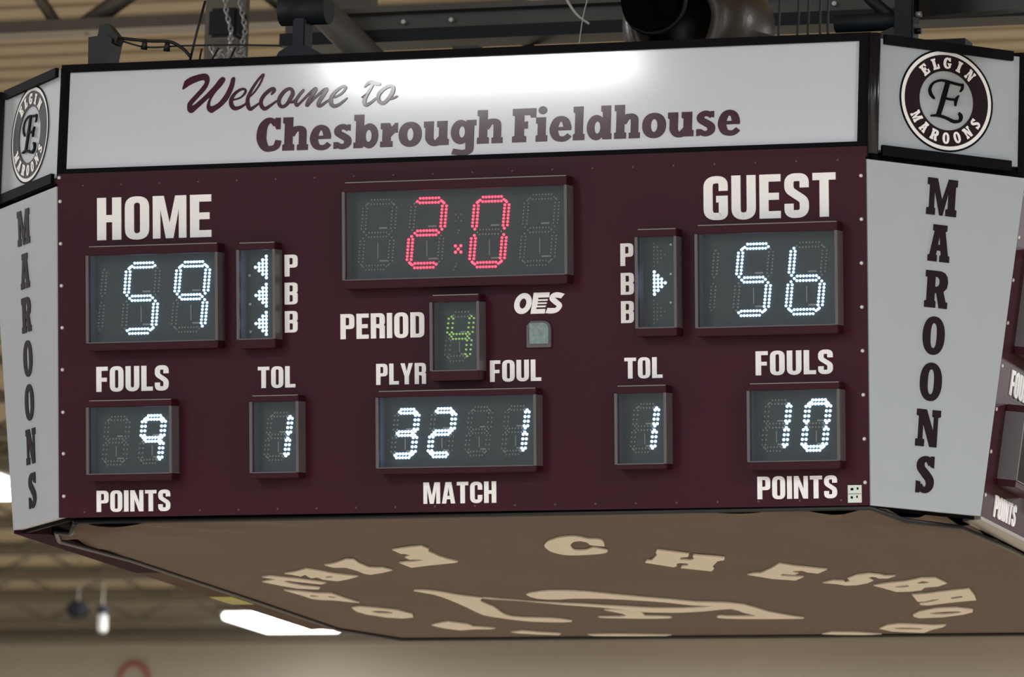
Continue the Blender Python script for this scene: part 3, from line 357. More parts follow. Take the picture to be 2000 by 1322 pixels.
    for x, z in ((-1.248, .088), (-1.16, .078)): link('plug', B().tube([(x, -1.80, TZ + z - .012), (x + .003, -1.80, TZ + z + .022)], [.013, .009], 8).mesh('plug', 'rubber'), I4, e)
    for x, dx in ((-1.045, -.02), (-1.01, .01), (-.935, .0)):
        link('guy_wire', B().tube([(x, -1.78, TZ), (x + dx, -1.7, TZ + .09)], .004, 5).mesh('guy_wire', 'rubber'), I4, None, {-1.045: 'leftmost short dark wire rising from the board top near the lamp cable', -1.01: 'middle of three short dark wires on the board top', -.935: 'right one of three short dark wires below the hoist'}[x], 'wire')
    # flat plate on the lid
    b = B(); b.prism([[(-.06, 0), (.06, 0), (.05, .026), (.03, .032), (-.06, .032)]], -.05, .05, back=True)
    link('cover_plate', b.mesh('cover_plate', 'rubber'), frame((-.02, -1.72, TZ + .015), (1, 0, 0), (0, 0, 1)), None, 'low black cover lying on the board top above the word to', 'cover')
    # horn loudspeaker
    e = empty('horn_speaker', (.45, -.6, TZ), 'large shiny dark horn loudspeaker on top of the board right of centre', 'loudspeaker')
    prof = [(0, .15), (.03, .20), (.09, .245), (.17, .262), (.27, .262), (.36, .25), (.43, .20), (.46, .12)]
    c = Vector((.46, -.62, 7.74)); ax = Vector((-.10, -.97, -.02)).normalized()
    def dish(name, pr, m_, off=0, lab=None):
        b = B(); n = 36; u = ax.cross(Vector((0, 0, 1))).normalized(); v = u.cross(ax); rings = []
        for d, r in pr: rings.append([b.bm.verts.new(c + ax * (.23 - d + off) + (u * math.cos(2 * math.pi * j / n) + v * math.sin(2 * math.pi * j / n)) * r * (1 + .015 * math.sin(5 * 2 * math.pi * j / n))) for j in range(n)])
        for A_, B_ in zip(rings, rings[1:]):
            for j in range(n): f = b.bm.faces.new((A_[j], A_[(j + 1) % n], B_[(j + 1) % n], B_[j])); f.smooth = True
        b.bm.faces.new(rings[-1]); return link(name, b.mesh(name, m_), I4, e, lab)
    dish('bell', [(.05, .13)] + prof, 'horn', 0, 'brown glossy wrapped bell')
    # dark mouth, offset to the left
    c = Vector((.405, -.66, 7.80)); dish('mouth', [(-.01, .115), (.02, .10), (.10, .06), (.16, .03)], 'mouthblack', .05, 'black round mouth')
    b = B(); b.tube([c + ax * .245 + Vector((.118 * math.cos(t), 0, .118 * math.sin(t))) for t in [j * math.pi / 12 for j in range(25)]], .010, 6, cap=False); link('rim', b.mesh('rim', 'darksteel'), I4, e)
    link('bracket', B().box(.33, -.95, TZ, .62, -.86, TZ + .10, bev=.02).mesh('bracket', 'rubber'), I4, e)
    # cords
    link('white_cord', B().tube(smooth([(.03, -.9, 7.84), (.05, -.9, 7.80), (.085, -.9, 7.755), (.13, -.9, 7.722)], 4), .005, 6).mesh('white_cord', 'cord'), I4, None, 'thick pale cord curving down left of the horn loudspeaker', 'cord')
    link('thin_wire', B().tube(smooth([(.135, -.92, 7.84), (.115, -.92, 7.76), (.105, -.92, 7.69), (.10, -.92, 7.64)], 4), .0022, 5).mesh('thin_wire', 'cord'), I4, None, 'thin pale wire crossing behind the curved pale cord', 'wire')
    # right side: suspension post, struts, chains
    e = empty('suspension_post', (1.42, -1.2, TZ), 'black suspension post at the right end of the board top', 'post')
    link('post', B().box(1.385, -1.24, TZ, 1.455, -1.16, 8.4, bev=.006).mesh('post', 'darksteel'), I4, e)
    link('base', B().box(1.37, -1.26, TZ, 1.47, -1.14, TZ + .03, bev=.008).mesh('base', 'rubber'), I4, e)
    for z in (7.46, 7.52, 7.58, 7.64): link('bolt', B().tube([(1.455, -1.20, z), (1.475, -1.20, z)], .011, 8).mesh('bolt', 'screw' if z == 7.64 else 'rubber'), I4, e)
    link('brace', B().tube([(1.20, -1.2, 7.78), (1.40, -1.2, 7.60)], .022, 8).mesh('brace', 'darksteel'), I4, e)
    link('brace', B().tube([(1.16, -1.2, 7.62), (1.39, -1.2, 7.62)], .035, 8).mesh('brace', 'darksteel'), I4, e)
    link('turnbuckle', B().tube([(1.305, -1.55, TZ + .02), (1.345, -1.50, TZ + .075)], .0045, 6).mesh('turnbuckle', 'chain'), I4, e, 'bright steel turnbuckle')
    link('gusset', B().prism([[(.02, 0), (.14, 0), (.14, .15), (.07, .12)]], -.02, .02, back=True).mesh('gusset', 'rubber'), frame((1.25, -1.2, TZ + .03), (1, 0, 0), (0, 0, 1)), e)
    e2 = empty('cross_beam', (1.8, -1.5, 7.8), 'dark beam crossing the upper right corner of the photo', 'beam')
    a, c2 = Vector((1.45, -1.0, 7.76)), Vector((2.35, -2.35, 7.485))
    d = c2 - a; q = frame((a + c2) / 2, d, Vector((0, 0, 1)) - d * (d.z / d.length_squared))
    link('flange', B().box(-d.length / 2, -.09, -.05, d.length / 2, .0, .05).mesh('flange', 'darksteel'), q, e2); link('web', B().box(-d.length / 2, 0.0, -.012, d.length / 2, .20, .012).mesh('web', 'steel'), q, e2)
    def hang(x, y, z, m_, r, lab, nm='hanging_wire'):
        link(nm, B().tube(smooth([(x, y, 7.95), (x + random.uniform(-.012, .012), y, (7.95 + z) / 2), (x + random.uniform(-.01, .01), y, z)], 4), r, 5).mesh(nm, m_), I4, None, lab, 'wire', 'dark wires hanging right of the horn loudspeaker')
    for x, o_ in zip((.86, .925, .965, 1.02, 1.05), ('first', 'second', 'third', 'fourth', 'fifth')): hang(x, -.9, 7.50, 'rubber', .005, o_ + ' thin dark hanging wire to the right of the horn loudspeaker')
    link('low_beam', B().box(.76, -.2, 7.665, 1.36, -.1, 7.765).mesh('low_beam', 'darksteel'), I4, None, 'dark horizontal bar between the horn loudspeaker and the right post', 'beam')
    link('low_beam', B().box(.76, -.3, 7.60, 1.28, -.25, 7.625).mesh('low_beam', 'brownmetal'), I4, None, 'thin brown bar just above the board top, right of the horn loudspeaker', 'beam')
    # blurred grey diagonals at the top left (truss webs)
    tr = [o for o in SC.objects if o.name == 'roof_truss'][0]
    for P0, P1, r, m_ in (((-4.35, 6.2, 9.80), (-4.98, 6.2, 9.39), .05, 'steel'), ((-5.40, 6.2, 9.80), (-5.10, 6.2, 9.39), .03, 'joist'), ((-4.35, 6.2, 9.80), (-3.8, 6.2, 9.39), .045, 'steel'), ((-3.2, 6.2, 9.80), (-3.7, 6.2, 9.39), .045, 'steel'), ((-5.5, 6.2, 9.80), (-6.1, 6.2, 9.39), .045, 'steel')):
        link('web_member', B().tube([P0, P1], r, 4).mesh('web_member', m_), I4, tr)
# ---------------------------------------------------------------- the setting
def setting(name, b, m, M=I4): return link(name, b.mesh(name, m), M, kind='structure')
setting('floor', B().box(-24, -34, -.1, 24, 33.4, 0), 'woodf')
b = B(); y = -34.0
while y < 33.3:                                                    # ribbed roof deck, ribs along x
    b.face([(-24, y, 9.84), (24, y, 9.84), (24, y + .20, 9.84), (-24, y + .20, 9.84)][::-1])
    b.face([(-24, y + .20, 9.84), (24, y + .20, 9.84), (24, y + .235, 9.90), (-24, y + .235, 9.90)][::-1])
    b.face([(-24, y + .235, 9.90), (24, y + .235, 9.90), (24, y + .265, 9.90), (-24, y + .265, 9.90)][::-1])
    b.face([(-24, y + .265, 9.90), (24, y + .265, 9.90), (24, y + .30, 9.84), (-24, y + .30, 9.84)][::-1]); y += .30
setting('ceiling', b, 'deck')
bw = setting('wall_back', B().box(-24, 33.2, 0, 24, 33.5, 9.84), 'wallp')
setting('wall_left', B().box(-24.3, -34, 0, -24, 33.5, 9.84), 'wallp'); setting('wall_right', B().box(24, -34, 0, 24.3, 33.5, 9.84), 'wallp')
setting('trim_1', B().box(-24, 33.05, 9.47, 24, 33.19, 9.54), 'joist')
b = B(); b.prism([ell(0, 0, .175, .20, 40), ell(0, 0, .135, .16, 40)], 0, .01)
link('painted_ring', b.mesh('painted_ring', 'paintred'), frame((-15.92, 33.18, 9.10), (1, 0, 0), (0, 0, 1)), None, 'red painted ring on the tan end wall, cut by the bottom edge of the photo', 'wall emblem')
# ---------------------------------------------------------------- roof joists behind the board
web = B(); web.box(-.013, -.013, 0, .013, .013, .50, 0); WEB = web.mesh('web_member', 'joist')
def joist(y, label, z1=9.83, dep=.33, x0=-21, x1=3, r=.04, step=.9):
    e = empty('roof_joist', (0, y, z1 - dep), label, 'joist', 'open web joists under the far roof')
    link('top_chord', B().box(x0, y - r, z1 - .07, x1, y + r, z1).mesh('top_chord', 'joist'), I4, e)
    link('bottom_chord', B().box(x0, y - r, z1 - dep, x1, y + r, z1 - dep + .075).mesh('bottom_chord', 'joist'), I4, e)
    n = 0; x = x0 + .2; h = dep - .14
    lo, hi = -9.8 - (y - 8) * .42, 1.5 - (y - 8) * .34
    while x < x1 - step:
        if lo < x < hi:
            for (xa, za, xb, zb) in ((x, z1 - dep + .06, x + step / 2, z1 - .07), (x + step / 2, z1 - .07, x + step, z1 - dep + .06)):
                a = Vector((xa, y, za)); d = Vector((xb, y, zb)) - a; q = d.to_track_quat('Z', 'Y').to_matrix().to_4x4(); q = Matrix.Translation(a) @ q @ Matrix.Diagonal((1, 1, d.length / .5, 1))
                link('web_member', WEB, q, e)
        x += step
ORD = ['first', 'second', 'third', 'fourth', 'fifth', 'sixth', 'seventh', 'eighth', 'ninth', 'tenth', 'eleventh', 'twelfth', 'thirteenth', 'fourteenth']
for i in range(14):
    joist(10.5 + 1.65 * i, 'tan open web roof joist, ' + ORD[13 - i] + ' out from the end wall')
# ---------------------------------------------------------------- ceiling lights
def light_fixture(loc, sx, sy, label):
    e = empty('ceiling_light', loc, label, 'ceiling light')
    M = Matrix.Translation(loc)
    link('housing', B().box(-sx / 2 - .06, -sy / 2 - .06, .03, sx / 2 + .06, sy / 2 + .06, .16, bev=.01).mesh('housing', 'joist'), M, e)
    link('diffuser', B().box(-sx / 2, -sy / 2, -.02, sx / 2, sy / 2, .028, bev=.008).mesh('diffuser', 'lampg'), M, e)
light_fixture((-13.93, 31.9, 9.50), .72, 1.1, 'bright white ceiling light just below the lower left edge of the scoreboard')
light_fixture((-12.83, 22.9, 9.50), .50, 1.1, 'bright white ceiling light peeping out left of the corner panel')
e = empty('hanging_fixture', (-14.07, 27.5, 9.03), 'small dark blurred fixture hanging from the roof at the lower left', 'fixture')
link('body', B().box(-14.155, 27.42, 9.03, -13.985, 27.58, 9.17, bev=.03).mesh('body', 'black'), I4, e); link('stem', B().tube([(-14.07, 27.5, 9.17), (-14.07, 27.5, 9.84)], .006, 6).mesh('stem', 'joist'), I4, e)
e = empty('hanging_sensor', (-13.84, 27.5, 8.90), 'small pale blue fixture with a dark cap beside the dark hanging fixture', 'fixture')
link('body', B().box(-13.875, 27.46, 8.90, -13.805, 27.54, 9.06, bev=.015).mesh('body', 'steel'), I4, e); link('cap', B().box(-13.88, 27.45, 9.061, -13.80, 27.55, 9.13, bev=.01).mesh('cap', 'black'), I4, e); link('stem', B().tube([(-13.84, 27.5, 9.13), (-13.84, 27.5, 9.84)], .005, 6).mesh('stem', 'joist'), I4, e)
# ---------------------------------------------------------------- the scoreboard
A, Cc, Dd, Hm, gp, Hh, hw = 1.9471, .4471, .1385, 1.1962, .0177, .3886, 1.5052
Z0 = 7.0; AH = 1.9234; SL = 1.2042
SB = empty('scoreboard', (0, 0, Z0 - Hm), 'large eight-sided maroon and white scoreboard hung from the roof', 'scoreboard')
def rz(k): return Matrix.Rotation(k * math.pi / 2, 4, 'Z')
FM = frame((0, -A, Z0), (1, 0, 0), (0, -Dd, Hm)); FH = frame((0, -AH, Z0 + gp), (1, 0, 0), (0, 0, 1))
cx = (1.5 + A) / 2; FC = frame((cx, -cx, Z0), (1, 1, 0), Vector((cx, -cx, Z0)) - Vector(((1.5 + A - Dd) / 2, -(1.5 + A - Dd) / 2, Z0 - Hm)))
ch_ = (hw + AH) / 2; FX = frame((ch_, -ch_, Z0 + gp), (1, 1, 0), (0, 0, 1)); wX = (AH - hw) * 2 ** .5 / 2; wC = Cc * 2 ** .5 / 2; wB = (Cc - Dd) * 2 ** .5 / 2; SC_ = (Vector((cx, -cx, Z0)) - Vector(((1.5 + A - Dd) / 2, -(1.5 + A - Dd) / 2, Z0 - Hm))).length
def part(name, b, m, M, label=None, parent=None): return link(name, b.mesh(name, m), M, parent or SB, label)
# core boxes
for k in range(4):
    R = rz(k)
    part('face_panel', B().box(-1.499, -SL, -.05, 1.499, 0, 0), 'maroon', R @ FM, ['maroon front face panel', 'maroon right face panel', None, None][k])
    part('header_panel', B().box(-1.487, .022, -.05, 1.467, .378, .002), 'white', R @ FH, ['white glossy header sign panel', None, None, None][k])
    b = B(); b.prism([[(-hw, -.034), (hw, -.034), (hw, .404), (-hw, .404)], [(-1.486, .024), (1.466, .024), (1.466, .377), (-1.486, .377)]], -.06, .016)
    part('header_frame', b, 'black', R @ FH)
    part('header_sill', B().box(-hw, -.030,   .0161, hw, .006, .022, bev=.002), 'rail', R @ FH)
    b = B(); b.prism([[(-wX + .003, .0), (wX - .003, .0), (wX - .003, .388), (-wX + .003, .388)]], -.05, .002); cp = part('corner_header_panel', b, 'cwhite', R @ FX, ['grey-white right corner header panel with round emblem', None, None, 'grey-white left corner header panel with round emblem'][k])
    if k in (0, 3):
        part('corner_header_strip', B().box(-.252, .369, .002, .257, .402, .016), 'black', R @ FX); part('corner_header_strip', B().box(-.252, -.020, .002, .257, .016, .016), 'black', R @ FX)
        part('corner_header_edge', B().box(wX - .008, -.02, -.04, wX + .022, .395, .006), 'black', R @ FX); part('corner_header_edge', B().box(-wX - .02, -.02, -.04, -wX + .002, .395, .006), 'black', R @ FX)
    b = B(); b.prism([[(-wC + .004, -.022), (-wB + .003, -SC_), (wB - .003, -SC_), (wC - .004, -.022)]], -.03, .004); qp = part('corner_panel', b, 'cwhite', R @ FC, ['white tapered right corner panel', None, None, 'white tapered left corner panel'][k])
    b = B(); b.prism([[(-wC - .008, .0), (-wB - .01, -SC_ - .012), (wB + .01, -SC_ - .012), (wC + .008, .0)]], -.05, -.0301); part('corner_backing', b, 'black', R @ FC)
    b = B(); b.tube([(hw + .012, -AH - .004, Z0 + gp - .02), (hw + .012, -AH - .004, Z0 + gp + .40)], .021, 12); part('corner_post', b, 'gblack', R)
    if k in (0, 3):
        # emblem on the corner header
        cy, ER, EX = .2, .179, .184
        em = part('emblem', B().prism([ell(0, cy, EX, ER, 64), ell(0, cy, EX * .965, ER * .965, 64)], 0, .0045), 'black', R @ FX, 'round maroon school emblem with script initial')
        link('emblem_disc', B().prism([ell(0, cy, EX * .965, ER * .965, 64), ell(0, cy, EX * .892, ER * .892, 64)], 0, .0035).mesh('emblem_disc', 'vwhite'), R @ FX, em, 'white outer ring')
        link('emblem_ring', B().prism([ell(0, cy, EX * .892, ER * .892, 64), ell(0, cy, EX * .578, ER * .578, 64)], 0, .005).mesh('emblem_ring', 'dink'), R @ FX, em, 'dark maroon ring')
        for txt, angs, top in (('ELGIN', (-41, -20.5, 0, 20.5, 42), 1), ('MAROONS', (-59.5, -39.5, -19.5, 0, 19, 39, 58.5), 0)):
            for c, an in zip(txt, angs):
                wd, pcs = slab(c); hc = ER * .215; sx_ = hc * 1.02; t = math.radians(an)
                def T(x, y, t=t, wd=wd, hc=hc, sx_=sx_, top=top):
                    x -= wd * sx_ / 2
                    r_ = ER * (.735 + (0)) + (y - hc / 2) * (1 if top else 1)
                    if top: return (EX / ER * (math.sin(t) * r_ + math.cos(t) * x), cy + math.cos(t) * r_ - math.sin(t) * x)
                    r_ = ER * .735 - (y - hc / 2)
                    return (EX / ER * (math.sin(t) * r_ + math.cos(t) * x), cy - math.cos(t) * r_ + math.sin(t) * x)
                b = B(); put(b, pcs, T, sx_, hc, .0065); link('letter', b.mesh('letter', 'vwhite'), R @ FX, em, 'white letter of ' + txt)
        b = B(); q = lambda P, z: b.ribbon([(x * EX, cy + y * ER, w_) for x, y, w_ in smooth(P, 6)], ER * .5, ER * .5, 0, z, rise=.0004, round_=True)
        q([(-.27, .02, .05), (-.34, .10, .07), (-.355, .20, .06), (-.28, .32, .045), (-.12, .385, .045), (.05, .37, .05), (.25, .345, .05), (.34, .345, .05)], .006)
        q([(.34, .35, .05), (.33, .27, .05), (.29, .21, .03)], .0068); q([(.02, .36, .09), (-.04, .14, .10), (-.10, -.08, .10), (-.17, -.30, .09)], .0074)
        q([(-.06, .05, .035), (.08, .035, .04), (.21, .045, .04)], .008); q([(.25, .12, .03), (.20, .03, .06), (.19, -.08, .03)], .0085)
        q([(-.33, -.33, .03), (-.17, -.31, .05), (0, -.34, .05), (.16, -.39, .06), (.29, -.36, .06), (.31, -.27, .07), (.27, -.22, .05)], .009)
        link('initial', b.mesh('initial', 'black'), R @ FX, em, 'black script letter E')
        # MAROONS down the corner panel
        for i, c in enumerate('MAROONS'):
            b = B(); wd, pcs = slab(c); Wd = {'M': .118, 'A': .085, 'R': .090, 'O': .086, 'N': .094, 'S': .070}[c]; v = -.122 - .1592 * i; hc = .127
            put(b, pcs, lambda x, y: (-.012 - Wd / 2 + x, v - hc / 2 + y), Wd / wd, hc, .007); link('letter', b.mesh('letter', 'dink'), R @ FC, qp, 'dark maroon slab letter ' + c)
# header writing
v0, v1 = SLABV; HP = [c for c in SB.children if c.name == 'header_panel'][0]
for i, (c, u0, u1) in enumerate(SLAB):
    b = B(); wd, pcs = slab(c); put(b, pcs, lambda x, y: (u0 + x, v0 + y), (u1 - u0) / wd, v1 - v0, .004, 0); link('letter', b.mesh('letter', 'vink'), FH, HP, 'maroon slab letter of ' + ('Chesbrough' if i < 10 else 'Fieldhouse'))
HP = [c for c in SB.children if c.name == 'header_panel'][0]
b = B(); b.prism([smooth(WPOLY, 3, True)], 0, .004); link('letter', b.mesh('letter', 'vink'), FH, HP, 'dark maroon brush script letter W'); b = B()
for i, st in enumerate(SCRIPT):
    closed = st[0][:2] == st[-1][:2]
    pts = smooth(st[:-1] if closed else st, 5, closed)
    b.ribbon(pts, .5, .5, 0, .0042 + i * 2e-4, closed=closed, rise=0 if closed else .0002, round_=True)
    if i in (0, 1, 2, 5, 8, 9, 12, 14): link('letter', b.mesh('letter', 'vink'), FH, HP, 'dark maroon brush script letter'); b = B()

# front face writing; the right face repeats its left third
FP = [c for c in SB.children if c.name.startswith('face_panel')]; FP.sort(key=lambda o: o.name)
def write(key, txt, face, M):
    word(face, M, txt, WORDS[key])
for key, txt in (('HOME', 'HOME'), ('GUEST', 'GUEST'), ('FOULS', 'FOULS'), ('TOL', 'TOL'), ('PERIOD', 'PERIOD'), ('PLYR', 'PLYR'), ('FOUL', 'FOUL'), ('TOL2', 'TOL'), ('FOULS2', 'FOULS'), ('POINTS', 'POINTS'), ('MATCH', 'MATCH'), ('POINTS2', 'POINTS'), ('P', 'P'), ('B', 'B'), ('B1', 'B'), ('P2', 'P'), ('B2', 'B'), ('B3', 'B')): write(key, txt, FP[0], FM)
MR = rz(1) @ FM
for key, txt in (('HOME', 'HOME'), ('FOULS', 'FOULS'), ('TOL', 'TOL'), ('POINTS', 'POINTS'), ('P', 'P'), ('B', 'B'), ('B1', 'B')): write(key, txt, FP[1], MR)
# maker's italic mark
u0, u1, v0, v1 = WORDS['OES']; b = B(); k = (v1 - v0); sl = .17 * k
def TO(x, y): return (u0 + x + sl * y / k, v0 + y)
Wt = (u1 - u0) - sl
put(b, [('p', [[(.5 * .36 + .18 * math.cos(t) * 1.0, .5 + .5 * math.sin(t)) for t in [i * math.pi / 16 for i in range(32)]], [(.18 + .07 * math.cos(t), .5 + .24 * math.sin(t)) for t in [i * math.pi / 12 for i in range(24)]]])], TO, Wt, k)
put(b, [('p', [[(.37, 0), (.66, 0), (.66, .22), (.47, .22), (.47, .30), (.66, .30), (.66, .38), (.48, .38), (.48, .45), (.67, .45), (.67, .53), (.48, .53), (.48, .60), (.68, .60), (.68, .68), (.48, .68), (.48, .76), (.70, .76), (.70, 1), (.37, 1)]])], TO, Wt, k)
put(b, [('r', smooth([(.98, .80), (.88, .86), (.79, .84), (.77, .70), (.85, .54), (.94, .36), (.90, .17), (.80, .12), (.69, .14)], 4), .055, .13)], TO, Wt, k)
link('lettering', b.mesh('lettering', 'vwhite'), FM, FP[0], 'white italic OES mark with striped letter E')
# screws
for i, (u, v) in enumerate(SCREWS):
    b = B(); b.dome(u, v, 0, .0072, .004, 0, 8); link('screw', b.mesh('screw', 'screw'), FM, FP[0])
    if u < 0: b = B(); b.dome(u, v, 0, .0075, .004, 0, 8); link('screw', b.mesh('screw', 'screw'), MR, FP[1])
DS = B(); DS.dome(0, 0, 0, .005, .003, 0, 6); DS = DS.mesh('screw', 'dscrew')
for i in range(20):
    for v in (-.022, -1.185):
        link('screw', DS, FM @ Matrix.Translation((-1.40 + i * .1474, v, 0)), FP[0], 'small maroon painted screw' if i == 0 and v > -1 else None)
# sticker and light sensor
u0, u1, v0, v1 = WORDS['STK']; b = B().box(u0, v0, 0, u1, v1, .0015); st = link('sticker', b.mesh('sticker', 'sticker'), FM, FP[0], 'small white sticker with dark marks')
for dx, dy, s_ in ((.010, .046, .010), (.032, .048, .006), (.010, .018, .008), (.030, .020, .005)): link('mark', B().box(u0 + dx, v0 + dy - .004, .0016, u0 + dx + s_, v0 + dy + .004, .0021).mesh('mark', 'black'), FM, FP[0])
link('mark', B().box(u0 + .002, v0 + .029, .0016, u1 - .002, v0 + .031, .0021).mesh('mark', 'greymetal'), FM, FP[0])
u0, u1, v0, v1 = WORDS['SEN']; u0 += .004; b = B(); b.prism([fillet([(u0, v0, .004), (u1, v0, .004), (u1, v1, .03), (u0 + .016, v1, .004), (u0, v1 - .016, .004)], True)], 0, .014)
sn = part('light_sensor', b, 'greymetal', FM, 'small square grey sensor under the maker mark')
b = B(); b.prism([fillet([(u0 + .012, v0 + .012, .004), (u1 - .006, v0 + .012, .004), (u1 - .006, v1 - .006, .025), (u0 + .012, v1 - .008, .004)], True)], .0141, .019); link('sensor_lens', b.mesh('sensor_lens', 'sensor'), FM, sn, 'pale green clear lens')
# ---------------------------------------------------------------- digit displays
SEG = {'0': 'abcdef', '1': 'bc', '2': 'abged', '3': 'abgcd', '4': 'fgbc', '5': 'afgcd', '6': 'fgecd', '9': 'abfgc', ' ': '', '|': ''}
def digit_mesh(cx, cy, w, h, sh, ch, led, big, dim=False):
    b = B(); lit = SEG[ch]; nh, nv = (7, 7) if big else (5, 4); ln = 'x'
    t = .0078 if big else .0066; rl = .0050 if big else .0056; ru = .0042
    if dim: rl = .0042; t = .0085 
    def dot(x, y, on):
        X, Y = cx + (x - .5) * w + sh * (.5 - y), cy + (.5 - y) * h
        if on: b.dome(X, Y, .003, rl, .006, 0)
        else: b.dome(X, Y, .003, ru, .004, 1, 5)
    tx, ty = t / w, t / h
    def hseg(y, on, up, dn):
        for i in range(nh):
            x = .20 + .60 * i / (nh - 1)
            for s_ in (-1, 1): dot(x, y + s_ * ty, on)
        for x, s_ in ((.115, 1), (.885, -1)):
            dy = 0 if y == .5 else (.012 if y == 0 else -.012)
            dot(x, y + dy, on)
    def vseg(x, y0, on):
        for i in range(nv):
            y = y0 + .095 + .31 * i / (nv - 1)
            for s_ in (-1, 1): dot(x + s_ * tx, y, on)
        d = .02 if x == 0 else -.02
        for y in (y0 + .048, y0 + .452): dot(x + d, y, on)
    if ch == '|': vseg(.72, 0, False); vseg(.72, .5, False)
    else:
        hseg(0, 'a' in lit, 0, 1); hseg(.5, 'g' in lit, 1, 1); hseg(1, 'd' in lit, 1, 0)
        vseg(0, 0, 'f' in lit); vseg(1, 0, 'b' in lit); vseg(0, .5, 'e' in lit); vseg(1, .5, 'c' in lit)
        for x, y in ((.06, .03), (.94, .03), (.06, .97), (.94, .97)): dot(x, y, (('a' in lit and ('f' in lit if x < .5 else 'b' in lit)) if y < .5 else ('d' in lit and ('e' in lit if x < .5 else 'c' in lit))))
    return b.mesh('digit', [led, 'unlit'])
DEP = .07
LBL = {'clock': 'game clock display with red 2.0', 'home_score': 'home score display reading 59', 'home_arrows': 'home possession and bonus display with three lit arrows', 'guest_arrows': 'guest possession and bonus display with one lit arrow', 'guest_score': 'guest score display reading 56', 'period': 'period display with dim green 4', 'home_fouls': 'home fouls display reading 9', 'home_timeouts': 'home timeouts display reading 1', 'player': 'player foul display reading 32 and 1', 'guest_timeouts': 'guest timeouts display reading 1', 'guest_fouls': 'guest fouls display reading 10'}
def module(k, M):
    u0, u1, ra, wa, wb, rb = MODS[k]; T_ = .010
    fr = link('digit_display', B().box(u0, wb, .0003, u1, wa, .001).mesh('digit_display', 'greymetal'), M, SB, LBL[k])
    for a in (u0, u1 - T_): link('side_wall', B().box(a, wb, .0011, a + T_, wa, DEP).mesh('side_wall', 'greymetal'), M, fr, 'grey-mauve side wall')
    for a, c in ((wa, ra), (rb, wb)): link('rail', B().box(u0 + .001, a, .0011, u1 - .001, c, DEP - .002, bev=.002).mesh('rail', 'rail'), M, fr, 'maroon rail')
    link('edge_strip', B().box(u0 + .012, ra - .0026, DEP - .006, u1 - .002, ra + .0006, DEP, bev=.0008).mesh('edge_strip', 'lightmetal'), M, fr, 'thin pale strip drawn as the highlight on the rail edge')  # pale strip stands in for the highlight along the glossy top edge
    link('edge_strip', B().box(u0 + T_, wb - .001, DEP - .006, u1 - T_, wb + .003, DEP + .001).mesh('edge_strip', 'greymetal'), M, fr)
    link('circuit_board', B().box(u0 + T_, wb, .0011, u1 - T_, wa, .003).mesh('circuit_board', 'pcb'), M, fr, 'dark green circuit board')
    for t in DIGS.get(k, []):
        cx_, cy_, w_, h_, sh_, c_ = t
        led = 'ledr' if k == 'clock' else ('ledg' if k == 'period' else 'ledw')
        if c_ == '|': cx_ += .02
        link('digit', digit_mesh(cx_, cy_, w_, h_, sh_, c_, led, h_ > .2, k == 'period'), M, fr, ('unlit digit' if c_ in ' |' else {'ledr': 'red', 'ledg': 'green', 'ledw': 'white'}[led] + ' lit digit ' + c_), kind='stuff')
        if c_ != '|':   # resistors on the board
            b = B()
            for yy in (.10, -.40): b.box(cx_ + w_ * .05, cy_ + h_ * yy - .0028, .003, cx_ + w_ * .32, cy_ + h_ * yy + .0028, .0055)
            b.box(cx_ - .0016, cy_ - h_ * .36, .003, cx_ + .0016, cy_ - h_ * .12, .005)
            link('components', b.mesh('components', 'unlit'), M, fr, kind='stuff')
    if k == 'clock':
        for i, (u, v) in enumerate(COLON):
            b = B(); on = i == 2; r0 = .0058 if on else .0035
            for dx, dy in ((0, 0), (-.010, .011), (.010, .011), (-.010, -.011), (.010, -.011)) if i in (0, 2) else ((0, 0), (.004, .009)): b.dome(u + dx, v + dy, .003, r0, .005, 0)
            link('colon_dot', b.mesh('colon_dot', 'ledr' if on else 'unlit'), M, fr, 'lit red decimal point' if on else None, kind='stuff')
    if 'arrows' in k:
        side = k.split('_')[0]
        for i, ((a0, a1), (b0, b1), (c0, c1)) in enumerate(ARROWS[side]):
            on = side == 'home' or i == 1; b = B(); n = 4
            for j in range(4):
                m_ = 7 - 2 * j; u = a0 + (c0 - a0) * j / 3; H_ = (b1 - a1) * (m_ - 1) / 6; vc = (a1 + b1) / 2
                for q in range(m_): b.dome(u, vc - H_ / 2 + (H_ * q / (m_ - 1) if m_ > 1 else 0), .003, .0060 if on else .0034, .005, 0)
            link('arrow', b.mesh('arrow', 'ledw' if on else 'unlit'), M, fr, 'white lit arrow' if on else 'unlit arrow', kind='stuff')
        for u, v in ADOTS[side]: b = B(); b.dome(u, v, .003, .0055, .004, 0); link('indicator', b.mesh('indicator', 'screw'), M, fr)
    link('clear_cover', B().box(u0 + T_, wb, DEP - .012, u1 - T_, wa, DEP - .009).mesh('clear_cover', 'cover'), M, fr, 'clear plastic cover')
for k in MODS: module(k, FM)
for k in ('home_score', 'home_arrows', 'home_fouls', 'home_timeouts'): module(k, MR)
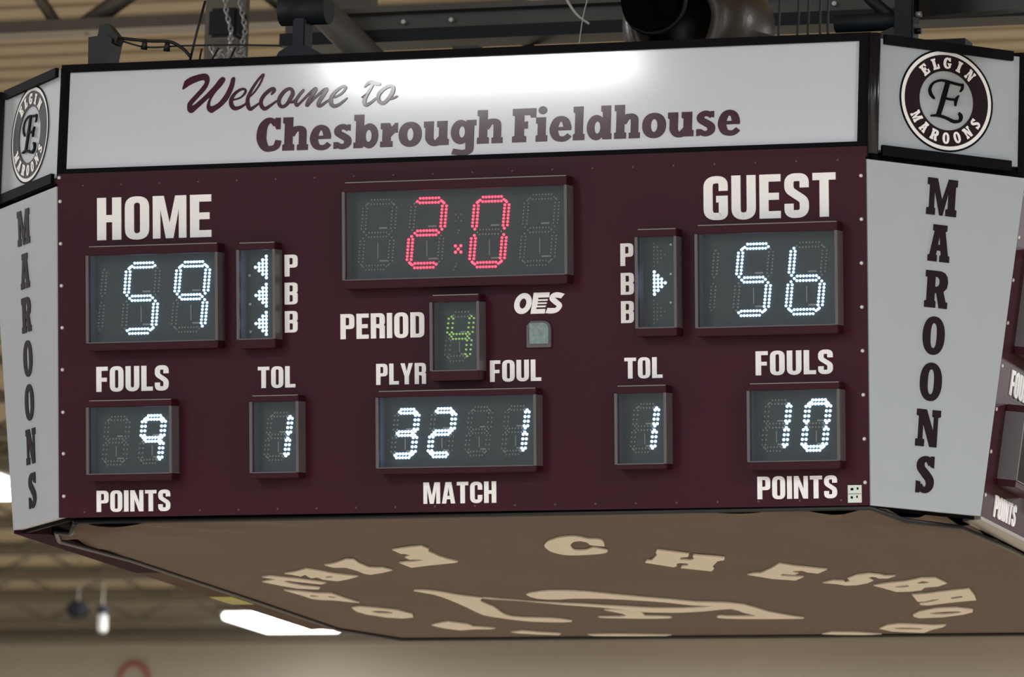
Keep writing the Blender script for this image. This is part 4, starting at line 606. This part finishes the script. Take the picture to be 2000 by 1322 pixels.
# ---------------------------------------------------------------- underside: frame strips and printed banner
zb = Z0 - Hm; Ab = A - Dd
FU = frame((0, 0, zb), (1, 0, 0), (0, -1, 0))          # local y runs toward the front, z points down
for i, (P, m_, lb) in enumerate((([(Ab, 1.5), (Ab - .075, 1.46), (Ab - .075, -1.46), (Ab, -1.5)], 'lightmetal', 'pale grey bottom edge strip'), ([(-Ab, 1.5), (-Ab + .13, 1.46), (-Ab + .13, .35), (-Ab, .35)], 'maroonmetal', 'dull maroon bottom edge strip'), ([(-Ab, .35), (-Ab + .13, .35), (-Ab + .10, -1.46), (-Ab, -1.5)], 'brownmetal', 'brown bottom edge strip'))):
    P2 = [(x, y if False else y) for x, y in P]
    part('bottom_strip', B().prism([P2], -.02, .012), m_, FU, lb)
oc = [(-1.5, Ab), (1.5, Ab), (Ab, 1.5), (Ab, -1.5), (1.5, -Ab), (-1.5, -Ab), (-Ab, -1.5), (-Ab, 1.5)]
part('bottom_plate', B().prism([[(x * .995, y * .995) for x, y in oc]], -.03, -.0201), 'black', FU)
part('yellow_tape', B().box(-Ab + .005, -.62, .0121, -Ab + .10, -.38, .016), 'yellow', FU)
edge = [(-1.455, 1.770), (1.50, 1.795), (1.60, 1.70), (1.738, 1.500), (1.725, .8), (1.705, -.2), (1.68, -1.40), (1.50, -1.79), (-1.52, -1.79), (-1.665, -1.42), (-1.652, -.5), (-1.648, .8), (-1.655, 1.44), (-1.60, 1.60), (-1.52, 1.65)]
# cloth with folds at the corners and a slight sag
b = B(); n = 60
def inside(x, y, P):
    c = False
    for i in range(len(P)):
        (x0, y0), (x1, y1) = P[i], P[i - 1]
        if (y0 > y) != (y1 > y) and x < (x1 - x0) * (y - y0) / (y1 - y0) + x0: c = not c
    return c
bm = b.bm; tri = tessellate_polygon([[Vector((x, y, 0)) for x, y in edge]]); vv = [bm.verts.new((x, y, 0)) for x, y in edge]
for t in tri: bm.faces.new([vv[i] for i in t])
for f in bm.faces:
    if f.normal.z < 0: pass
bmesh.ops.recalc_face_normals(bm, faces=bm.faces)
for _ in range(6): bmesh.ops.subdivide_edges(bm, edges=[e for e in bm.edges if e.calc_length() > .09], cuts=1, use_grid_fill=False)
bmesh.ops.triangulate(bm, faces=bm.faces)
def sag(x, y):
    z = .016
    for (fx, fy, dx, dy) in ((-1.45, 1.65, .8, -.55), (1.6, 1.6, -.75, -.6)):
        rx, ry = x - fx, y - fy; L = math.hypot(dx, dy); al = (rx * dx + ry * dy) / L; ac = (rx * dy - ry * dx) / L
        if al > -.2: z += .022 * math.exp(-max(al, 0) / .45) * math.sin(ac * 26 + al * 3) * math.exp(-(ac / .5) ** 2)
    return z
for v_ in bm.verts: v_.co.z = sag(v_.co.x, v_.co.y)
for f in bm.faces: f.smooth = True
bn = part('banner', b, 'banner', FU, 'brown cloth banner stretched under the scoreboard')
b = B(); pl = [(x, y, sag(x, y) + .004) for x, y in edge] + [(edge[0][0], edge[0][1], .02)]; b.tube(pl, .009, 6); link('edge_cord', b.mesh('edge_cord', 'rubber'), FU, bn, 'black cord along the banner edge')
for i, loops in enumerate(UNDER):
    L_ = [smooth(l, 2, True) if i in (9, 10, 11) or j > 0 else l for j, l in enumerate(loops)]
    b = B(); b.prism(L_, .017, .0225); link('flourish' if i in (9, 10) else 'letter', b.mesh('letter', 'cream'), FU, bn, 'cream script flourish' if i in (9, 10) else 'cream letter')
# lid and hanging gear on top
part('lid', B().prism([[(-hw, -AH), (hw, -AH), (AH, -hw), (AH, hw), (hw, AH), (-hw, AH), (-AH, hw), (-AH, -hw)]], Z0 + .39, Z0 + .4035), 'black', I4)
# ---------------------------------------------------------------- things above the board
exec_top()
